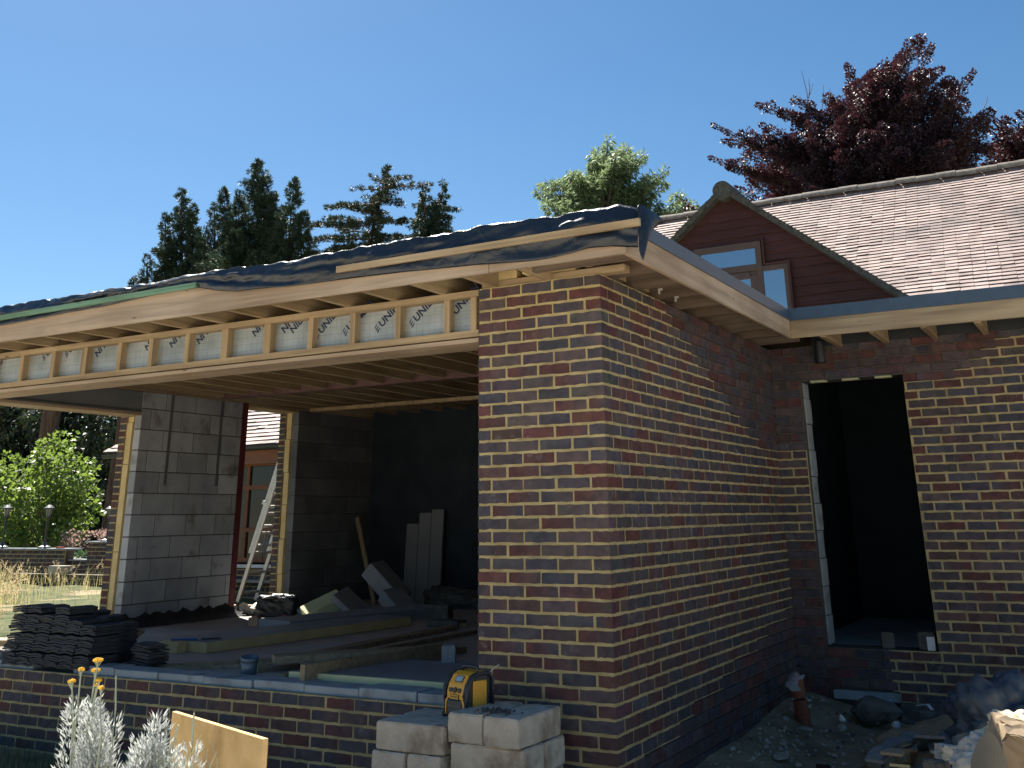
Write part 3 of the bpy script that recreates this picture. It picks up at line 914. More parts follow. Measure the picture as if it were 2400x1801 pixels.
while x < 8:
    r0 = 0.125; L0 = 0.3
    g = rnd.uniform(.85, 1.1); dz_ = rnd.uniform(-.008, .006) + .02 * mnoise.noise(Vector((x * .4, 0, 9)))
    seg = 10
    for k in range(seg):
        a0 = math.pi * k / seg - 0.0; a1 = math.pi * (k + 1) / seg
        f = lambda xx, a, r: (xx, HR_Y - math.cos(a) * r, HR_Z - 0.030 + dz_ + math.sin(a) * r)
        rg.quad(f(x + .004, a0, r0), f(x + L0 - .004, a0, r0 - .004), f(x + L0 - .004, a1, r0 - .004), f(x + .004, a1, r0))
        rg.quad(f(x + L0 - .004, a0, r0 - .004), f(x + L0 + .004, a0, r0 - .006), f(x + L0 + .004, a1, r0 - .006), f(x + L0 - .004, a1, r0 - .004))
    x += L0
rg.build('ridge_tile_run', M['ridge'], roof)
# eaves: gutter, fascia, soffit strip, wall
bxo('eaves_fascia', M['teak'], house, -11.4, EV_Y + 0.08, EV_Z - 0.26, -6.95, EV_Y + 0.11, EV_Z - 0.03)
gt = MB()
for k in range(8):
    a0 = math.pi * k / 8; a1 = math.pi * (k + 1) / 8
    f = lambda xx, a: (xx, EV_Y + 0.0 - math.cos(a) * 0.06, EV_Z - 0.03 - math.sin(a) * 0.06)
    gt.quad(f(-11.65, a0), f(-6.95, a0), f(-6.95, a1), f(-11.65, a1))
gt.build('gutter', M['black'], house)
bxo('soffit', M['ply' + 'x'], house, -11.4, EV_Y + 0.11, EV_Z - 0.20, -6.95, 6.40, EV_Z - 0.18)
HW = 6.40
bw(house, 'wall', (-11.1, HW), (1, 0), (0, -1), 4.0, 2.55, 34, lambda k: 0.215 if k % 2 else 0.1025, holes=[(1.7, 4.0, 1.0, 2.6)])
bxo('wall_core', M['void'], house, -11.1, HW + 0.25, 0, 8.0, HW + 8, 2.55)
bxo('window_head', M['white'], house, -9.4, HW - 0.02, 2.40, -7.1, HW + 0.03, 2.53)
# bay window seen beyond the ladder
wd = bxo('window', M['teak'], house, -9.4, HW + 0.09, 1.0, -7.1, HW + 0.10, 2.42)
fr = MB()
for z in (1.0, 1.42, 2.02, 2.36): fr.box(-9.4, HW + 0.03, z, -7.1, HW + 0.09, z + 0.06)
fr.build('frame_rail', M['teak'], wd)
fr = MB()
for x in (-9.4, -8.95, -8.22, -7.75, -7.3): fr.box(x, HW + 0.035, 1.0, x + 0.06, HW + 0.088, 2.42)
fr.build('mullion', M['teak'], wd)
bxo('pane', M['darkglass'], wd, -9.36, HW + 0.065, 1.06, -7.14, HW + 0.07, 2.37)
cu = MB()
for k in range(14):
    xa = -8.16 + k * 0.028; w = 0.028
    dy = 0.012 * (k % 2)
    zt_, zb = 2.0, 1.25 + abs(k - 9) * 0.035
    cu.quad((xa, HW + 0.058 - dy, zb), (xa + w, HW + 0.046 + dy, zb), (xa + w, HW + 0.046 + dy, zt_), (xa, HW + 0.058 - dy, zt_))
cu.build('curtain', M['cloth'], wd)
bxo('sill', M['white'], house, -9.5, HW - 0.06, 0.93, -7.1, HW + 0.02, 0.975)
bxo('path_edge', M['stone'], house, -9.6, HW - 0.2, 0.74, -7.1, HW - 0.03, 0.775)
# dormer
dm = MB()
rfy = lambda z: HR_Y - (HR_Z - z) / TP
def gab(z): return (DZ - z) / DS
nb = 15
z = 3.75; bh = 0.128
k = 0
while z < DZ - 0.04:
    zt_ = min(z + bh, DZ - 0.012)
    xb0 = gab(z); xb1 = max(0.01, gab(zt_))
    segs = [(-1, 1)]
    yb, ytp = DYF - 0.030, DYF - 0.008
    wv = rnd.uniform(-0.004, 0.004)
    n_ = 16
    g = rnd.uniform(.8, 1.2)
    for i in range(n_):
        t0, t1 = -1 + 2 * i / n_, -1 + 2 * (i + 1) / n_
        w0 = 0.007 * math.sin(i * 1.3 + k * 2.1); w1 = 0.007 * math.sin((i + 1) * 1.3 + k * 2.1)
        a = (DX + xb0 * t0, yb, z + w0); b_ = (DX + xb0 * t1, yb, z + w1); c_ = (DX + xb1 * t1, ytp, zt_ + .02); d_ = (DX + xb1 * t0, ytp, zt_ + .02)
        dm.quad(a, b_, c_, d_)
        dm.quad((a[0], DYF, a[2]), (b_[0], DYF, b_[2]), b_, a)
    z += bh; k += 1
dorm = dm.build('dormer', M['brown'], house)
# dormer roof slabs
dr = MB()
e = 0.10
for sg in (-1, 1):
    zb = 3.95
    t = 0.085
    xo = gab(zb) + 0.06
    yF = DYF - 0.16
    # top surface in steps (tile courses)
    nst = 26
    for q in range(nst):
        f0, f1 = q / nst, (q + 1) / nst
        xa, za = DX + sg * 0.0 + sg * xo * f0, DZ + 0.045 - (DZ - zb) * f0
        xb, zb2 = DX + sg * xo * f1, DZ + 0.045 - (DZ - zb) * f1
        lift = 0.018; jy = rnd.uniform(-0.012, 0.012)
        p = [(xa, yF + jy, za + .004), (xb, yF + jy, zb2 + lift), (xb, 11.0, zb2 + lift), (xa, 11.0, za + .004)]
        q_ = [(xa, yF + jy, za - t), (xb, yF + jy, zb2 - t), (xb, 11.0, zb2 - t), (xa, 11.0, za - t)]
        dr.hexa(q_ + p if sg > 0 else [q_[1], q_[0], q_[3], q_[2], p[1], p[0], p[3], p[2]])
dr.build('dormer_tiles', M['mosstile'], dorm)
barge = MB()
for sg in (-1, 1):
    a = Vector((DX, DYF - 0.055, DZ + 0.0)); b2 = Vector((DX + sg * (gab(4.0) + .02), DYF - 0.055, 4.0))
    barge.beam(a, b2, 0.03, 0.055, up=(0, 0, 1))
barge.build('barge_board', M['mosstile'], dorm)
rc = MB()
rc.tube([(DX, DYF - 0.19, DZ - 0.025), (DX, 11.0, DZ - 0.025)], 0.135, 18)
rc.build('dormer_ridge', M['mosstile'], dorm)
win = bxo('dormer_window', M['brownframe'], dorm, -2.02, DYF - 0.05, 3.9, -1.075, DYF - 0.034, 5.06)
w2 = MB()
w2.box(-1.073, DYF - 0.05, 3.9, -0.735, DYF - 0.034, 4.71)
w2.box(-2.02, DYF - 0.075, 4.975, -1.075, DYF - 0.05, 5.06); w2.box(-2.02, DYF - 0.075, 3.9, -1.93, DYF - 0.05, 4.975)
w2.box(-1.155, DYF - 0.075, 3.9, -1.075, DYF - 0.05, 4.975); w2.box(-1.929, DYF - 0.075, 4.66, -1.156, DYF - 0.05, 4.75)
w2.box(-1.074, DYF - 0.075, 4.64, -0.735, DYF - 0.05, 4.71); w2.box(-0.79, DYF - 0.075, 3.9, -0.735, DYF - 0.05, 4.639)
w2.box(-1.25, DYF - 0.072, 3.9, -1.156, DYF - 0.05, 4.60); w2.box(-1.929, DYF - 0.072, 4.56, -1.251, DYF - 0.05, 4.65)
w2.box(-1.84, DYF - 0.08, 5.0, -1.35, DYF - 0.075, 5.015)
w2.build('window_frame', M['brownframe'], dorm, bev=0.004)
bxo('pane', M['glass'], dorm, -1.928, DYF - 0.055, 4.75, -1.16, DYF - 0.051, 4.97)
bxo('pane', M['glass'], dorm, -1.928, DYF - 0.056, 3.9, -1.252, DYF - 0.052, 4.56)
bxo('pane', M['glass'], dorm, -1.073, DYF - 0.055, 3.9, -0.795, DYF - 0.051, 4.64)
tr_ = MB()
tr_.box(-1.055, DYF - 0.09, 4.72, -1.03, DYF - 0.03, 5.10); tr_.box(-0.733, DYF - 0.09, 3.9, -0.70, DYF - 0.03, 4.74); tr_.box(-1.029, DYF - 0.09, 4.712, -0.734, DYF - 0.03, 4.738)
tr_.build('window_trim', M['brown'], dorm)

# ------------------------------------------------------------------ FOLIAGE TOOLS
RNG = np.random.default_rng(3)


def leaf_mesh(name, mat, parent, P, D, length, width, shade, droop=0.0):
    """P: (n,3) positions, D: (n,3) leaf directions; one four-cornered leaf each"""
    n = len(P)
    D = D / (np.linalg.norm(D, axis=1, keepdims=True) + 1e-9)
    Rn = RNG.normal(size=(n, 3))
    S = np.cross(D, Rn); S /= (np.linalg.norm(S, axis=1, keepdims=True) + 1e-9)
    l = (length * RNG.uniform(0.7, 1.3, n))[:, None]; w = (width * RNG.uniform(0.7, 1.3, n))[:, None]
    U = np.cross(S, D) * l * 0.12
    v = np.empty((n, 4, 3))
    v[:, 0] = P; v[:, 1] = P + D * l * 0.45 + S * w * 0.5 + U; v[:, 2] = P + D * l; v[:, 3] = P + D * l * 0.5 - S * w * 0.5 + U
    me = bpy.data.meshes.new(name)
    me.vertices.add(n * 4); me.vertices.foreach_set("co", v.reshape(-1))
    me.loops.add(n * 4); me.loops.foreach_set("vertex_index", np.arange(n * 4, dtype=np.int32))
    me.polygons.add(n); me.polygons.foreach_set("loop_start", np.arange(0, n * 4, 4, dtype=np.int32))
    me.polygons.foreach_set("loop_total", np.full(n, 4, dtype=np.int32))
    me.update(calc_edges=True)
    ca = me.color_attributes.new("col", 'FLOAT_COLOR', 'CORNER')
    c = np.repeat(np.clip(shade, 0, 1), 4)
    ca.data.foreach_set("color", np.stack([c, c, c, np.ones_like(c)], 1).reshape(-1).astype(np.float32))
    me.materials.append(mat)
    o = bpy.data.objects.new(name, me); col.objects.link(o)
    if parent is not None: o.parent = parent
    return o


def plumes(segs, per_m, spread, out=0.8):
    """segs: list of (base, tip, radius); returns points and directions of leaves along them"""
    PP, DD, SS = [], [], []
    for a, b, r in segs:
        a = np.array(a); b = np.array(b); d = b - a; Lg = np.linalg.norm(d)
        n = max(6, int(per_m * Lg * (0.3 + r * 2.5)))
        t = RNG.random(n) ** 0.85
        rad = r * (1 - t) ** 0.6 * RNG.random(n) ** 0.5 + 0.02
        th = RNG.normal(size=(n, 3)); th -= (th @ d)[:, None] * d / (Lg * Lg); th /= np.linalg.norm(th, axis=1, keepdims=True) + 1e-9
        PP.append(a + d * t[:, None] + th * rad[:, None])
        DD.append(d / Lg * out + th * spread + RNG.normal(size=(n, 3)) * 0.25)
        SS.append(np.full(n, RNG.random() * 0.6) + RNG.random(n) * 0.4)
    return np.concatenate(PP), np.concatenate(DD), np.concatenate(SS)


def tree(name, label, cat, base, trunk_top, tips, Ydepth, mat, leaf, per_m, rad, sub, reach=(1.0, 3.0), spread=0.7, out=0.8, droop=-0.3, group=None, trunk_r=0.22, extra=()):
    root = thing(name, label, cat, base, group)
    bl = Vector(base)
    tk = MB()
    tt = Vector(trunk_top)
    mid = (bl + tt) / 2 + Vector((rnd.uniform(-.2, .2), rnd.uniform(-.2, .2), 0))
    tk.tube([bl - bl, mid - bl, tt - bl], [trunk_r, trunk_r * 0.7, trunk_r * 0.12], 10)
    segs = []
    for (u, v, *q) in tips:
        T = at(u, v, Ydepth + rnd.uniform(-1.2, 1.2))
        r = q[0] if q else rad
        # limb leaves the trunk lower down
        zl = max(bl.z + 1.0, T.z - rnd.uniform(*reach))
        f = (zl - bl.z) / max(0.1, (tt.z - bl.z)); f = min(f, 0.97)
        A_ = bl + (tt - bl) * f
        S0 = A_ + (T - A_) * 0.25
        segs.append((tuple(S0), tuple(S0 + (T - S0) * .7), r)); segs.append((tuple(S0 + (T - S0) * .6), tuple(T), r * .4))
        tk.tube([A_ - bl, (A_ + (T - A_) * .5 + Vector((0, 0, droop * .3))) - bl, T - bl], [0.06, 0.035, 0.006], 5, cap=False)
        for _ in range(sub):
            t = rnd.uniform(0.2, 0.95)
            Q = A_ + (T - A_) * t
            dv = Vector((rnd.uniform(-1, 1), rnd.uniform(-1, 1), rnd.uniform(-0.4, 0.9)))
            T2 = Q + dv * r * rnd.uniform(1.2, 2.4) * (1.05 - .75 * t) + (T - A_) * 0.12 * (1 - t)
            segs.append((tuple(Q), tuple(T2), r * 0.6))
    for e_ in extra: segs.append(e_)
    Pp, Dd, Ss = plumes(segs, per_m, spread, out)
    Dd[:, 2] += droop
    leaf_mesh('crown', mat, root, Pp - np.array(base), Dd, leaf[0], leaf[1], Ss)
    tk.build('trunk', M['bark'], root)
    return root


M['beech'] = leafmat("copper_beech_leaf", (0.020, 0.013, 0.018), (0.058, 0.028, 0.036), 0.16, 0.5, 0.45, tcol=(0.12, 0.03, 0.04))
M['ash'] = leafmat("light_green_leaf", (0.075, 0.125, 0.055), (0.19, 0.25, 0.12), 0.30, 0.5, 0.4)
M['conifer'] = leafmat("conifer_spray", (0.018, 0.038, 0.024), (0.065, 0.105, 0.062), 0.08, 0.6, 0.3)
M['conifer2'] = leafmat("cedar_spray", (0.018, 0.032, 0.016), (0.065, 0.085, 0.045), 0.08, 0.6, 0.3)
M['hedgeleaf'] = leafmat("dark_evergreen_leaf", (0.008, 0.018, 0.010), (0.05, 0.075, 0.03), 0.10, 0.4, 0.5)
M["hazel"] = leafmat("bright_green_leaf", (0.04, 0.075, 0.02), (0.13, 0.20, 0.055), 0.38, 0.5, 0.35, tcol=(0.25, 0.36, 0.06))

# copper beech behind the ridge
tips = [(2160, 92, .35), (2185, 105, .3), (2080, 150, .4), (2050, 165, .35), (2110, 150, .4), (2150, 190, .6), (2240, 190, .5), (2285, 165, .18), (2260, 230, .5), (1985, 150, .25), (2010, 190, .5), (2070, 240, .7),
        (1890, 285, .4), (1860, 235, .22), (1930, 230, .3), (1770, 245, .22), (1780, 290, .35), (1850, 260, .35), (1730, 310, .4), (1668, 292, .1), (1690, 330, .2), (1662, 370, .22), (1700, 390, .4), (1750, 360, .5), (1760, 420, .5), (1720, 440, .35),
        (1850, 340, .6), (1920, 330, .7), (1990, 300, .7), (2060, 320, .8), (2150, 300, .8), (2230, 300, .7), (1830, 410, .6), (1900, 420, .7), (2000, 400, .8), (2100, 400, .8), (2200, 380, .8), (2290, 330, .6), (2330, 260, .3), (2290, 390, .6), (1970, 350, .7), (2150, 240, .6), (2210, 160, .4), (2240, 250, .6), (1960, 240, .5), (2130, 120, .3), (2310, 300, .4), (2320, 340, .5), (2300, 270, .3), (2270, 280, .6), (2020, 350, .9), (2120, 350, 1.0), (2200, 320, .9), (1880, 370, .8), (1950, 420, .8), (2250, 400, .9), (2050, 200, .5), (2100, 210, .6), (2190, 230, .7), (1800, 350, .6), (1810, 440, .5), (2080, 270, .8)]
twigs = []
b_ = tree("copper_beech", "tall copper beech with dark purple leaves rising behind the tiled roof", "tree", (-1.6, 18.3, 0.4), (-1.2, 18.3, 11.2), tips, 24, M['beech'], (0.064, 0.046), 430, 0.5, 11, reach=(1.0, 3.2), spread=0.9, out=0.5, droop=0.0, trunk_r=0.4)
tips = [(2330, 320, .6), (2350, 275, .35), (2340, 390, .7), (2380, 330, .8), (2300, 345, .5), (2290, 390, .6), (2345, 300, .4), (2360, 350, .6), (2315, 300, .3), (2320, 340, .5), (2330, 280, .25), (2310, 380, .6), (2385, 262, .3), (2395, 300, .5), (2350, 330, .4), (2420, 300, .8), (2440, 260, .8), (2390, 370, .6), (2430, 350, .8), (2350, 370, .5), (2470, 300, 1.0)]
tree("copper_beech", "second dark beech crown at the right edge of the photo above the ridge", "tree", (3.4, 20.5, 0.4), (3.2, 20.5, 9), tips, 26, M['beech'], (0.075, 0.052), 420, 0.5, 6, reach=(1.0, 3.2), spread=0.9, out=0.5, droop=0.0, trunk_r=0.35)
# bare twigs
for (u, v, u2, v2) in [(1898, 268, 1878, 165), (1895, 230, 1895, 185), (1925, 262, 1930, 200), (1940, 255, 1945, 205), (2305, 255, 2315, 225), (1890, 240, 1905, 195)]:
    a, b2 = at(u, v, 24), at(u2, v2, 24)
    tw = MB().tube([a - Vector((-1.6, 18.3, .4)), (a + b2) / 2 + Vector((.03, 0, .02)) - Vector((-1.6, 18.3, .4)), b2 - Vector((-1.6, 18.3, .4))], [0.012, 0.009, 0.004], 4); tw.build('bare_twig', M['twig'], b_)
# light green tree in the middle
tips = [(1425, 328, .25), (1400, 352, .35), (1445, 352, .35), (1470, 348, .3), (1510, 362, .35), (1480, 380, .5), (1385, 390, .4), (1430, 400, .7), (1340, 405, .4), (1350, 440, .6), (1320, 470, .5), (1255, 448, .22), (1265, 435, .18), (1290, 465, .35), (1270, 480, .3), (1310, 428, .18),
        (1400, 450, .7), (1470, 440, .7), (1530, 410, .4), (1515, 440, .5), (1565, 395, .25), (1560, 430, .35), (1545, 470, .5), (1500, 490, .6), (1600, 450, .25), (1612, 475, .25), (1635, 480, .2), (1590, 490, .3), (1440, 490, .8), (1380, 490, .7)]
tree("ash_tree", "light green feathery tree showing between the tarpaulin and the dormer", "tree", (-9.8, 21.5, 0.4), (-9.6, 21.5, 11.5), tips, 28, M['ash'], (0.20, 0.045), 210, 0.5, 5, reach=(0.8, 2.6), spread=0.9, out=0.4, droop=-0.55, trunk_r=0.3)
tips = [(1600, 470, .2), (1608, 485, .25), (1600, 500, .3)]
tree("copper_beech", "small patch of red brown leaves left of the dormer peak", "tree", (-6.2, 22.5, 0.4), (-6.2, 22.5, 9.0), tips, 27, M['beech'], (0.10, 0.07), 300, 0.3, 3, reach=(0.3, 0.8), spread=0.9, out=0.4, trunk_r=0.2)
# conifers above the tarpaulin
def conifer(name, label, cat, spires, Yd, mat, up=0.72, droop=0.0, leaf=(0.15, 0.034), dens=270, nb=15, pads=(), foot=None):
    """spires: (u, v_tip, v_bottom, halfwidth_px); branches rise from each leader and lengthen downwards"""
    u0 = foot or spires[0][0]
    fz = at(u0, 600, Yd); base = Vector((fz.x, fz.y, 0.4))
    root = thing(name, label, cat, tuple(base), "conifers beyond the extension")
    segs = []; tk = MB()
    ppm = 2389 / Yd
    for q, (u, vt, vb, hw, *ub) in enumerate(spires):
        yd = Yd + rnd.uniform(-.5, .5)
        T = at(u, vt, yd); Bt = at(ub[0] if ub else u, vb, yd)
        H = (T - Bt).length; w = hw / ppm * 1.75
        lo = base if q == 0 else Vector((base.x, base.y, max(1.0, Bt.z - 2.5)))
        tk.tube([lo - base, Bt - base, T - base], [.28 if q == 0 else .1, .12 if q == 0 else .06, .012], 7)
        segs.append((tuple(T - (T - Bt) * .10), tuple(T + Vector((0, 0, .05))), .045))
        n = int(nb * H) + 4
        for i in range(n):
            f = (i + rnd.random()) / n
            ax = T + (Bt - T) * f
            ln = w * (f ** .8) * rnd.uniform(.3, 1.15) + .10
            az = rnd.uniform(0, 6.283)
            el = up * rnd.uniform(.5, 1.3)
            d = Vector((math.cos(az), math.sin(az), el)).normalized()
            mid = ax + d * ln * .6
            tip = mid + Vector((d.x, d.y, d.z + droop + .15)).normalized() * ln * .45
            r = .06 + ln * .15
            segs.append((tuple(ax + d * ln * .1), tuple(mid), r)); segs.append((tuple(mid - d * .05), tuple(tip), r * .7))
            for _ in range(2):
                s_ = ax + d * ln * rnd.uniform(.3, .9)
                e = s_ + Vector((d.x + rnd.uniform(-.7, .7), d.y + rnd.uniform(-.7, .7), d.z + droop * .6 + rnd.uniform(-.1, .3))) * ln * .28
                segs.append((tuple(s_), tuple(e), r * .6))
    for (ua, va, ub_, vb_, r) in pads:
        yd = Yd + rnd.uniform(-.6, .6)
        A_ = at(ua, va, yd); B_ = at(ub_, vb_, yd)
        tk.tube([A_ - base, B_ - base], [.04, .008], 5)
        nseg = max(4, int((B_ - A_).length / .09))
        for i in range(nseg):
            t = (i + rnd.random()) / nseg
            c = A_ + (B_ - A_) * t
            rr_ = r * (1.15 - .8 * t)
            dd = Vector((rnd.uniform(-1, 1), rnd.uniform(-1.2, 1.2), rnd.uniform(-.12, .38))) * rr_ + (B_ - A_) * .07
            segs.append((tuple(c), tuple(c + dd), .055 + rr_ * .12))
            if droop < -.3: segs.append((tuple(c), tuple(c + Vector((rnd.uniform(-.1, .1), rnd.uniform(-.1, .1), -rr_ * 1.6))), .05))
    Pp, Dd, Ss = plumes(segs, dens, .5, .9); Dd[:, 2] += droop
    leaf_mesh('crown', mat, root, Pp - np.array(base), Dd, leaf[0], leaf[1], Ss)
    tk.build('trunk', M['bark'], root)
    return root
conifer("conifer", "ragged dark conifer at the left end of the group above the tarpaulin", "tree", [(425, 447, 690, 62), (452, 482, 690, 45), (388, 505, 690, 40), (470, 560, 700, 40)], 32, M['conifer'])
conifer("conifer", "tallest bushy dark conifer with a central spire above the tarpaulin", "tree", [(605, 379, 700, 88), (522, 445, 680, 46, 555), (690, 420, 690, 48, 665), (640, 455, 690, 52), (560, 470, 700, 60), (712, 500, 690, 34), (575, 540, 720, 95), (650, 540, 710, 75)], 32, M['conifer'], dens=260, nb=20)
conifer("conifer", "thin browning conifer squeezed left of the tallest spire", "tree", [(503, 478, 680, 40), (482, 540, 690, 34)], 33.5, M['conifer2'], dens=150)
conifer("conifer", "low feathery conifer tip just above the tarpaulin at far left", "tree", [(345, 602, 700, 24), (372, 640, 700, 34), (312, 655, 700, 16)], 31, M['conifer2'], dens=150)
pads = [(895, 420, 962, 417, .22), (890, 440, 1000, 434, .26), (880, 470, 947, 482, .4), (895, 425, 868, 412, .15), (885, 445, 829, 443, .2), (875, 480, 766, 488, .26), (870, 500, 800, 480, .3), (860, 530, 727, 527, .3), (850, 560, 707, 562, .4), (845, 590, 712, 600, .45), (870, 520, 950, 520, .5), (865, 560, 960, 560, .55), (850, 600, 950, 600, .5), (880, 460, 920, 455, .35), (860, 545, 790, 540, .4), (850, 580, 780, 585, .5), (860, 500, 905, 500, .45), (900, 405, 915, 392, .15), (890, 430, 930, 432, .25), (855, 570, 900, 580, .5), (850, 520, 765, 512, .3), (845, 620, 740, 625, .5), (850, 630, 900, 625, .5), (885, 470, 850, 462, .25), (855, 610, 820, 560, .5)]
conifer("cedar", "layered dark cedar with flat branches above the middle of the tarpaulin", "tree", [(908, 392, 660, 26, 845)], 32, M['conifer2'], up=.1, dens=300, pads=pads, foot=850)
pads = [(1005, 480, 1077, 489, .1), (1010, 500, 1060, 510, .12), (985, 520, 1052, 528, .3), (990, 460, 975, 520, .3), (1000, 530, 1045, 545, .35), (1000, 500, 970, 530, .3), (1020, 470, 1020, 540, .25)]
conifer("weeping_conifer", "dark conifer with hanging tips right of the cedar", "tree", [(998, 437, 620, 32, 990), (1038, 426, 620, 24, 1020), (1020, 470, 620, 36)], 32, M['conifer'], up=.2, droop=-.8, dens=260, pads=pads)
# dark evergreen screen behind the lamps: three big trees with trunks
for k, (u, ub, Yd, lab) in enumerate([(40, 75, 24.5, "dark evergreen screen tree with thick grooved trunk, behind the bright shrub"), (150, 175, 27, "dark evergreen tree filling the gap right of the thick trunk"), (255, 240, 25.5, "dark evergreen tree directly behind the house eaves corner"), (-60, -90, 24, "dark evergreen at the left edge of the photo behind the lamps")]):
    base_ = at(ub, 1290, Yd); base_.z = 0.4
    segs = []
    for _ in range(150):
        P0 = at(u + rnd.uniform(-75, 75), rnd.uniform(900, 1300), Yd + rnd.uniform(0.6, 2.5))
        if P0.z > 8.5: continue
        segs.append((tuple(P0), tuple(P0 + Vector((rnd.uniform(-.7, .7), rnd.uniform(-.7, .7), rnd.uniform(-.9, .4)))), rnd.uniform(.3, .7)))
    for _ in range(60):
        P0 = at(u + rnd.uniform(-90, 90), rnd.uniform(880, 1310), Yd + 3.2)
        if P0.z > 8.5: continue
        segs.append((tuple(P0), tuple(P0 + Vector((rnd.uniform(-.7, .7), 0, rnd.uniform(-.9, .4)))), 1.1))
    root = thing("evergreen_tree", lab, "tree", tuple(base_), "evergreen trees behind the garden wall")
    Pp, Dd, Ss = plumes(segs, 75, 0.8, 0.3); Dd[:, 2] -= 0.6
    leaf_mesh('crown', M['hedgeleaf'], root, Pp - np.array(base_), Dd, 0.20, 0.11, Ss)
    tk = MB()
    lean = rnd.uniform(-.2, .3)
    for dx in ((-0.16, 0.0), (0.17, 0.1)) if k == 0 else ((0.0, 0.0),):
        tk.tube([(dx[0], dx[1], -0.3), (dx[0] * .9 + lean * .4, 0, 2.5), (dx[0] * .8 + lean, 0, 5), (dx[0] * .6 + lean * 1.5, 0, 8.0)], [0.34, 0.27, 0.23, 0.12] if k == 0 else [0.16, 0.14, 0.1, 0.05], 12)
    tk.build('trunk', M['bark'], root)

# ------------------------------------------------------------------ LOOSE OBJECTS
def put(name, label, cat, mb, mat, loc=(0, 0, 0), rot=(0, 0, 0), bev=0.0, group=None, smooth=False):
    o = mb.build(name, mat, None, bev, smooth)
    o.location = loc; o.rotation_euler = rot
    return tag(o, label, cat, group)


def block_mesh(l, w, h):
    mb = MB()
    nx_, e = 10, 0.0
    mb.box(-l / 2, -w / 2, 0, l / 2, w / 2, h)
    return mb


def rough_box(l, w, h, amp=0.002, n=(8, 4, 3), chips=5):
    """box with slightly uneven, chipped faces"""
    bmh = bmesh.new()
    bmesh.ops.create_cube(bmh, size=1.0)
    bmesh.ops.scale(bmh, vec=(l, w, h), verts=bmh.verts)
    bmesh.ops.bevel(bmh, geom=bmh.edges[:], offset=0.006, segments=2, affect='EDGES')
    bmesh.ops.subdivide_edges(bmh, edges=[e for e in bmh.edges if e.calc_length() > 0.05], cuts=5, use_grid_fill=True)
    cs = [Vector((rnd.choice((-l, l)) / 2, rnd.choice((-w, w)) / 2 * rnd.random(), rnd.choice((-h, h)) / 2)) for _ in range(chips)]
    for v in bmh.verts:
        v.co += Vector((rnd.uniform(-amp, amp), rnd.uniform(-amp, amp), rnd.uniform(-amp, amp)))
        for c in cs:
            d = (v.co - c).length
            if d < 0.03: v.co *= 1 - 0.03 * (1 - d / 0.03)
    mb = MB()
    for f in bmh.faces:
        i = len(mb.v); mb.v += [tuple(v.co + Vector((0, 0, h / 2))) for v in f.verts]; mb.f.append(tuple(range(i, i + len(f.verts)))); mb.c.append(None)
    bmh.free()
    return mb


BW, BD, BHT = 0.44, 0.215, 0.14
zt = 0.545
AX, AY = -0.93, -0.50      # centre of stack A
# stack A
def lay(name_label, cx, cy, z, rz, group, l=BW, w=BD, h=BHT - 0.004, cat="concrete block"):
    put("concrete_block", name_label, cat, rough_box(l, w, h), M['loose_block'], (cx, cy, z), (0, 0, rz), group=group)
gA, gB = "blocks in the left stack", "blocks in the right stack"
zA = zt - BHT
lay("long concrete block on top of the left stack, in front of the radio", AX, AY - 0.005, zA, R_(0.5), gA)
lay("top block at the back of the left stack, under the radio", AX + 0.01, AY + 0.225, zA, R_(-0.5), gA)
lay("left end-on block in the second layer of the left stack", AX - 0.125, AY + 0.09, zA - BHT, R_(90), gA)
lay("right end-on block in the second layer of the left stack", AX + 0.105, AY + 0.095, zA - BHT, R_(89.5), gA)
lay("lowest visible long block at the front of the left stack", AX + 0.02, AY, zA - 2 * BHT, R_(0), gA)
lay("lowest long block at the back of the left stack", AX + 0.02, AY + 0.225, zA - 2 * BHT, R_(0.4), gA)
# stack B
BX, BY = -0.49, -0.50; zB = 0.612 - BHT
lay("end-on block on top of the right stack, its left one beside the radio", BX - 0.10, BY + 0.12, zB, R_(90.5), gB)
lay("chipped end-on block on top of the right stack, nearest the brick pier", BX + 0.135, BY + 0.10, zB, R_(88.5), gB)
lay("long lime streaked block in the second layer of the right stack, front side", BX + 0.03, BY + 0.01, zB - BHT, R_(0), gB)
lay("long block in the second layer of the right stack, back side", BX + 0.035, BY + 0.235, zB - BHT, R_(0), gB)
lay("left end-on block in the third layer of the right stack", BX - 0.085, BY + 0.12, zB - 2 * BHT, R_(90), gB)
lay("right end-on block in the third layer of the right stack", BX + 0.14, BY + 0.12, zB - 2 * BHT, R_(90.3), gB)
lay("lowest long block of the right stack", BX + 0.03, BY + 0.01, zB - 3 * BHT, R_(0), gB)
crumb = MB()
for _ in range(60):
    x, y = BX + rnd.gauss(0.02, 0.055), BY + rnd.gauss(0.0, 0.03); s = rnd.uniform(.003, .009)
    crumb.beam((x - s, y, 0.613), (x + s, y + rnd.uniform(-s, s), 0.613 + s), s, s * 1.3)
tag(crumb.build("mortar_crumbs", M['darkstone']), "dark crumbs of mortar lying on the right block stack", "crumbs", kind="stuff")

